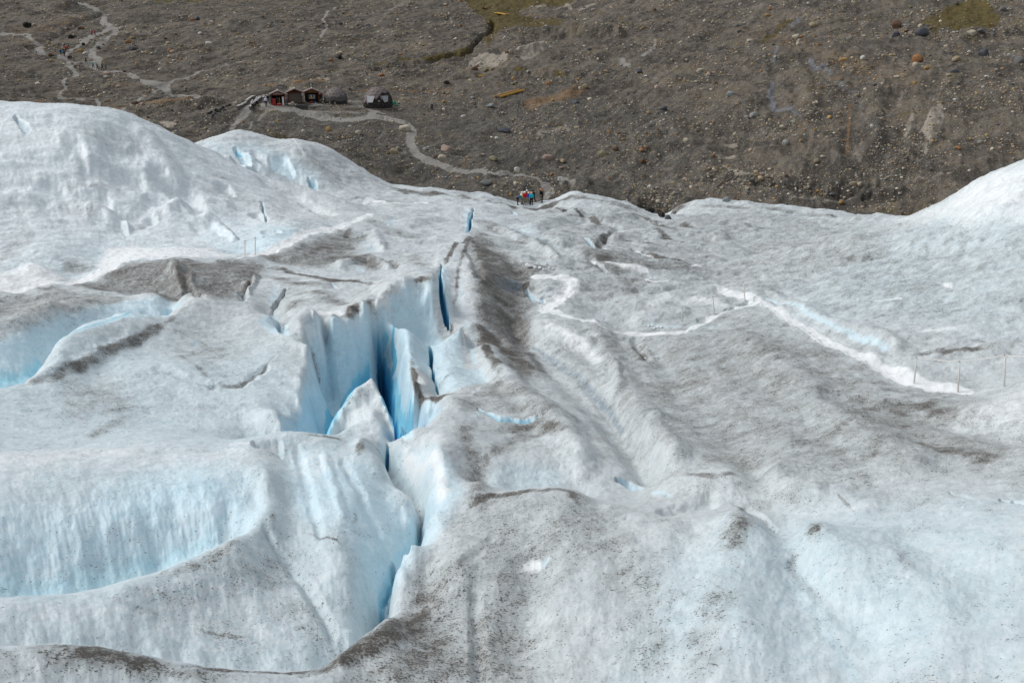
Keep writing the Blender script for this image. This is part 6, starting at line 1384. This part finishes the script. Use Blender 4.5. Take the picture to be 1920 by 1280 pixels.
# dark gabion sunk in the bank below the huts
p = at(566, 206, M); q = emp('gabion', p, -facing(p), 'dark rectangular wire basket of stones in the bank below the huts', 'gabion')
gb = MB(); rr = random.Random(5)
for i in range(7):
    for j in range(3): gb.box((-1.0 + i * .33, .3 + rr.uniform(-.05, .05), .15 + j * .3), (.3, .5, .27), Matrix.Rotation(rr.uniform(-.15, .15), 3, 'Y'), .05)
link('stone_fill', gb.mesh('stone_fill'), q, plain('gabion_stone', (.06, .06, .056), .9)); gw = MB()
for i in range(8): gw.tube([(-1.17 + i * .335, .0, -.05), (-1.17 + i * .335, .0, 1.0)], .018, 4)
for j in range(4): gw.tube([(-1.2, -.01, j * .33), (1.2, -.01, j * .33)], .018, 4)
link('wire_mesh', gw.mesh('wire_mesh'), q, plain('wire', (.12, .12, .12), .5))
# yellow plank bridges, pallet, boards
YEL = wood('yellow_beam', (.62, .36, .045), .75); DECK = wood('brown_deck', (.16, .085, .045), .6)
def bridge(a, b, wid, label):
    pa, pb = at(*a, M), at(*b, M); c = (pa + pb) / 2; d = pb - pa; L = d.length; o = emp('plank_bridge', c, 0, label, 'footbridge')
    rot = Matrix((d.normalized(), Vector((-d.y, d.x, 0)).normalized(), d.normalized().cross(Vector((-d.y, d.x, 0)).normalized()))).transposed()
    o.rotation_euler = rot.to_euler(); o.location = c + Vector((0, 0, .35))
    for sy in (-1, 1): link('side_beam', MB().box((0, sy * wid / 2, .06), (L, .16, .30), None, .01).mesh('side_beam'), o, YEL)
    m_ = MB(); n_ = int(L / .28)
    for i in range(n_): m_.box((-L / 2 + (i + .5) * L / n_, 0, .12), (L / n_ * .82, wid - .17, .05))
    link('deck', m_.mesh('deck'), o, DECK); m_ = MB()
    for i in (-1, 1): m_.box((i * L * .3, 0, -.12), (.12, wid - .2, .12))
    link('cross_beam', m_.mesh('cross_beam'), o, DECK)
bridge((932, 185), (978, 171.5), 1.5, 'long tilted yellow plank bridge with brown decking on the stony slope'); bridge((930, 26), (951, 29), 1.3, 'far yellow plank bridge over the mossy gully at the top')
p = at(902, 145, M); q = emp('pallet', p, .3, 'broken yellow pallet lying by boulders above the long bridge', 'pallet')
for i in range(4): link('slat', MB().box((0, -.5 + i * .32, .32 + .06 * i), (1.5 - .2 * (i % 2), .16, .05), Matrix.Rotation(.25 * (i % 3 - 1), 3, 'Z')).mesh('slat'), q, YEL)
for i in (-1, 1): link('bearer', MB().box((i * .5, 0, .22), (.12, 1.2, .12), Matrix.Rotation(.3, 3, 'X')).mesh('bearer'), q, wood('orange_beam', (.50, .22, .02), .7))
p = at(806, 204, M); q = emp('leaning_board', p, -facing(p), 'tall grey board leaning on dark trestle right of the larger dome', 'board')
link('panel', MB().box((.12, 0, 1.05), (.12, .75, 2.3), Matrix.Rotation(math.radians(18), 3, 'Y'), .01).mesh('panel'), q, plain('board_grey', (.36, .37, .36), .6)); link('trestle', MB().box((.5, .1, .45), (.42, .6, .9), None, .04).mesh('trestle'), q, plain('trestle', (.06, .06, .058), .9)); link('foot_rail', MB().box((.1, 0, .05), (1.0, .8, .08)).mesh('foot_rail'), q, GREYW)
p = at(1050, 340, M); q = emp('notice_box', p, -facing(p), 'white framed grey notice box on the gravel above the ice edge', 'notice box')
link('frame', MB().box((0, 0, .42), (.72, .16, .62), Matrix.Rotation(math.radians(-16), 3, 'X'), .02).mesh('frame'), q, plain('frame_white', (.72, .72, .70), .5)); link('panel', MB().box((0, -.083, .42), (.42, .02, .36), Matrix.Rotation(math.radians(-16), 3, 'X')).mesh('panel'), q, plain('panel_grey', (.40, .41, .40), .5)); 
for sx in (-.25, .25): link('leg', MB().box((sx, .08, .08), (.07, .07, .22)).mesh('leg'), q, cm('dark'))
# rope railings along the ice paths
POSTM = plain('post_ice_grey', (.62, .60, .56), .6, .1, 5); ROPE = plain('rope_white', (.70, .68, .64), .8, .1, 20)
def railing(posts, label, tail=None, rr=.016):
    q = None; tops = []
    for (ub, vb, ut, vt) in posts:
        b = at(ub, vb, G)
        if q is None: q = emp('rope_railing', b, 0, label, 'railing'); org = b
        a_, te = px_dir(ut, vt); r = math.hypot(b.x, b.y); t = Vector((r * math.sin(a_), r * math.cos(a_), r * te))
        po = link('post', MB().tube([b - org - Vector((0, 0, .3)), t - org], [.032, .028], 8).mesh('post', True), q, POSTM)
        link('cap', MB().tube([t - org - Vector((.03, 0, 0)), t - org + Vector((.03, 0, .0))], .02, 6).mesh('cap'), po, cm('dark'))
        tops.append(t - org)
    if tail:
        a_, te = px_dir(*tail[:2]); r = tail[2]; tops.append(Vector((r * math.sin(a_), r * math.cos(a_), r * te)) - org)
    pts = []
    for a, b in zip(tops[:-1], tops[1:]):
        for i in range(9):
            t = i / 8; pts.append(a.lerp(b, t) - Vector((0, 0, .10 * t * (1 - t))))
    link('rope', MB().tube(pts, rr, 6).mesh('rope', True), q, ROPE)
railing([(1714, 718, 1719, 670.5), (1797.5, 735, 1799.5, 678), (1885, 724, 1885, 666)], 'white rope railing on three posts beside the right white path', (1960, 669, 35))
railing([(1279.5, 600, 1279, 578.5), (1341, 590, 1336.5, 556.5), (1399, 565, 1394, 529.5)], 'thin rope railing on three posts above the ice steps', None, .013)
railing([(458.5, 480, 459, 452), (478, 477.5, 478.3, 445)], 'short rope railing of two posts beside the left white path', None, .013)
# ------------------------------------------------------------------ camera, overcast sky, soft sun
sc = bpy.context.scene
cam = bpy.data.cameras.new('camera'); cob = bpy.data.objects.new('camera', cam); sc.collection.objects.link(cob); sc.camera = cob
cam.lens = LENS; cam.sensor_width = 36; cam.clip_start = .1; cam.clip_end = 4000
cob.rotation_euler = (math.pi / 2 - PITCH, 0, 0)
SUN_EL, SUN_ROT = math.radians(46), math.radians(-75)
w = bpy.data.worlds.new('World'); sc.world = w; w.use_nodes = True
nt = w.node_tree; bg = nt.nodes['Background']
sky = nt.nodes.new('ShaderNodeTexSky'); sky.sky_type = 'NISHITA'; sky.sun_disc = False
sky.sun_elevation = SUN_EL; sky.sun_rotation = SUN_ROT; sky.air_density = 1.0; sky.dust_density = 3.0; sky.altitude = 300
hs = nt.nodes.new('ShaderNodeHueSaturation'); hs.inputs['Saturation'].default_value = .25
nt.links.new(sky.outputs[0], hs.inputs['Color']); nt.links.new(hs.outputs[0], bg.inputs[0]); bg.inputs[1].default_value = .15
l = bpy.data.lights.new('sun', 'SUN'); lo = bpy.data.objects.new('sun', l); sc.collection.objects.link(lo)
l.energy = 1.45; l.angle = math.radians(24); l.color = (1, .99, .97)
dv = Vector((math.sin(SUN_ROT) * math.cos(SUN_EL), math.cos(SUN_ROT) * math.cos(SUN_EL), math.sin(SUN_EL)))
lo.rotation_euler = dv.to_track_quat('Z', 'Y').to_euler()
sc.view_settings.view_transform = 'Standard'; sc.view_settings.look = 'None'; sc.view_settings.gamma = 1; sc.view_settings.use_curve_mapping = False
sc.view_settings.exposure = EXPOSURE
sc.cycles.max_bounces = 8; sc.cycles.diffuse_bounces = 6
sc.cycles.use_denoising = True
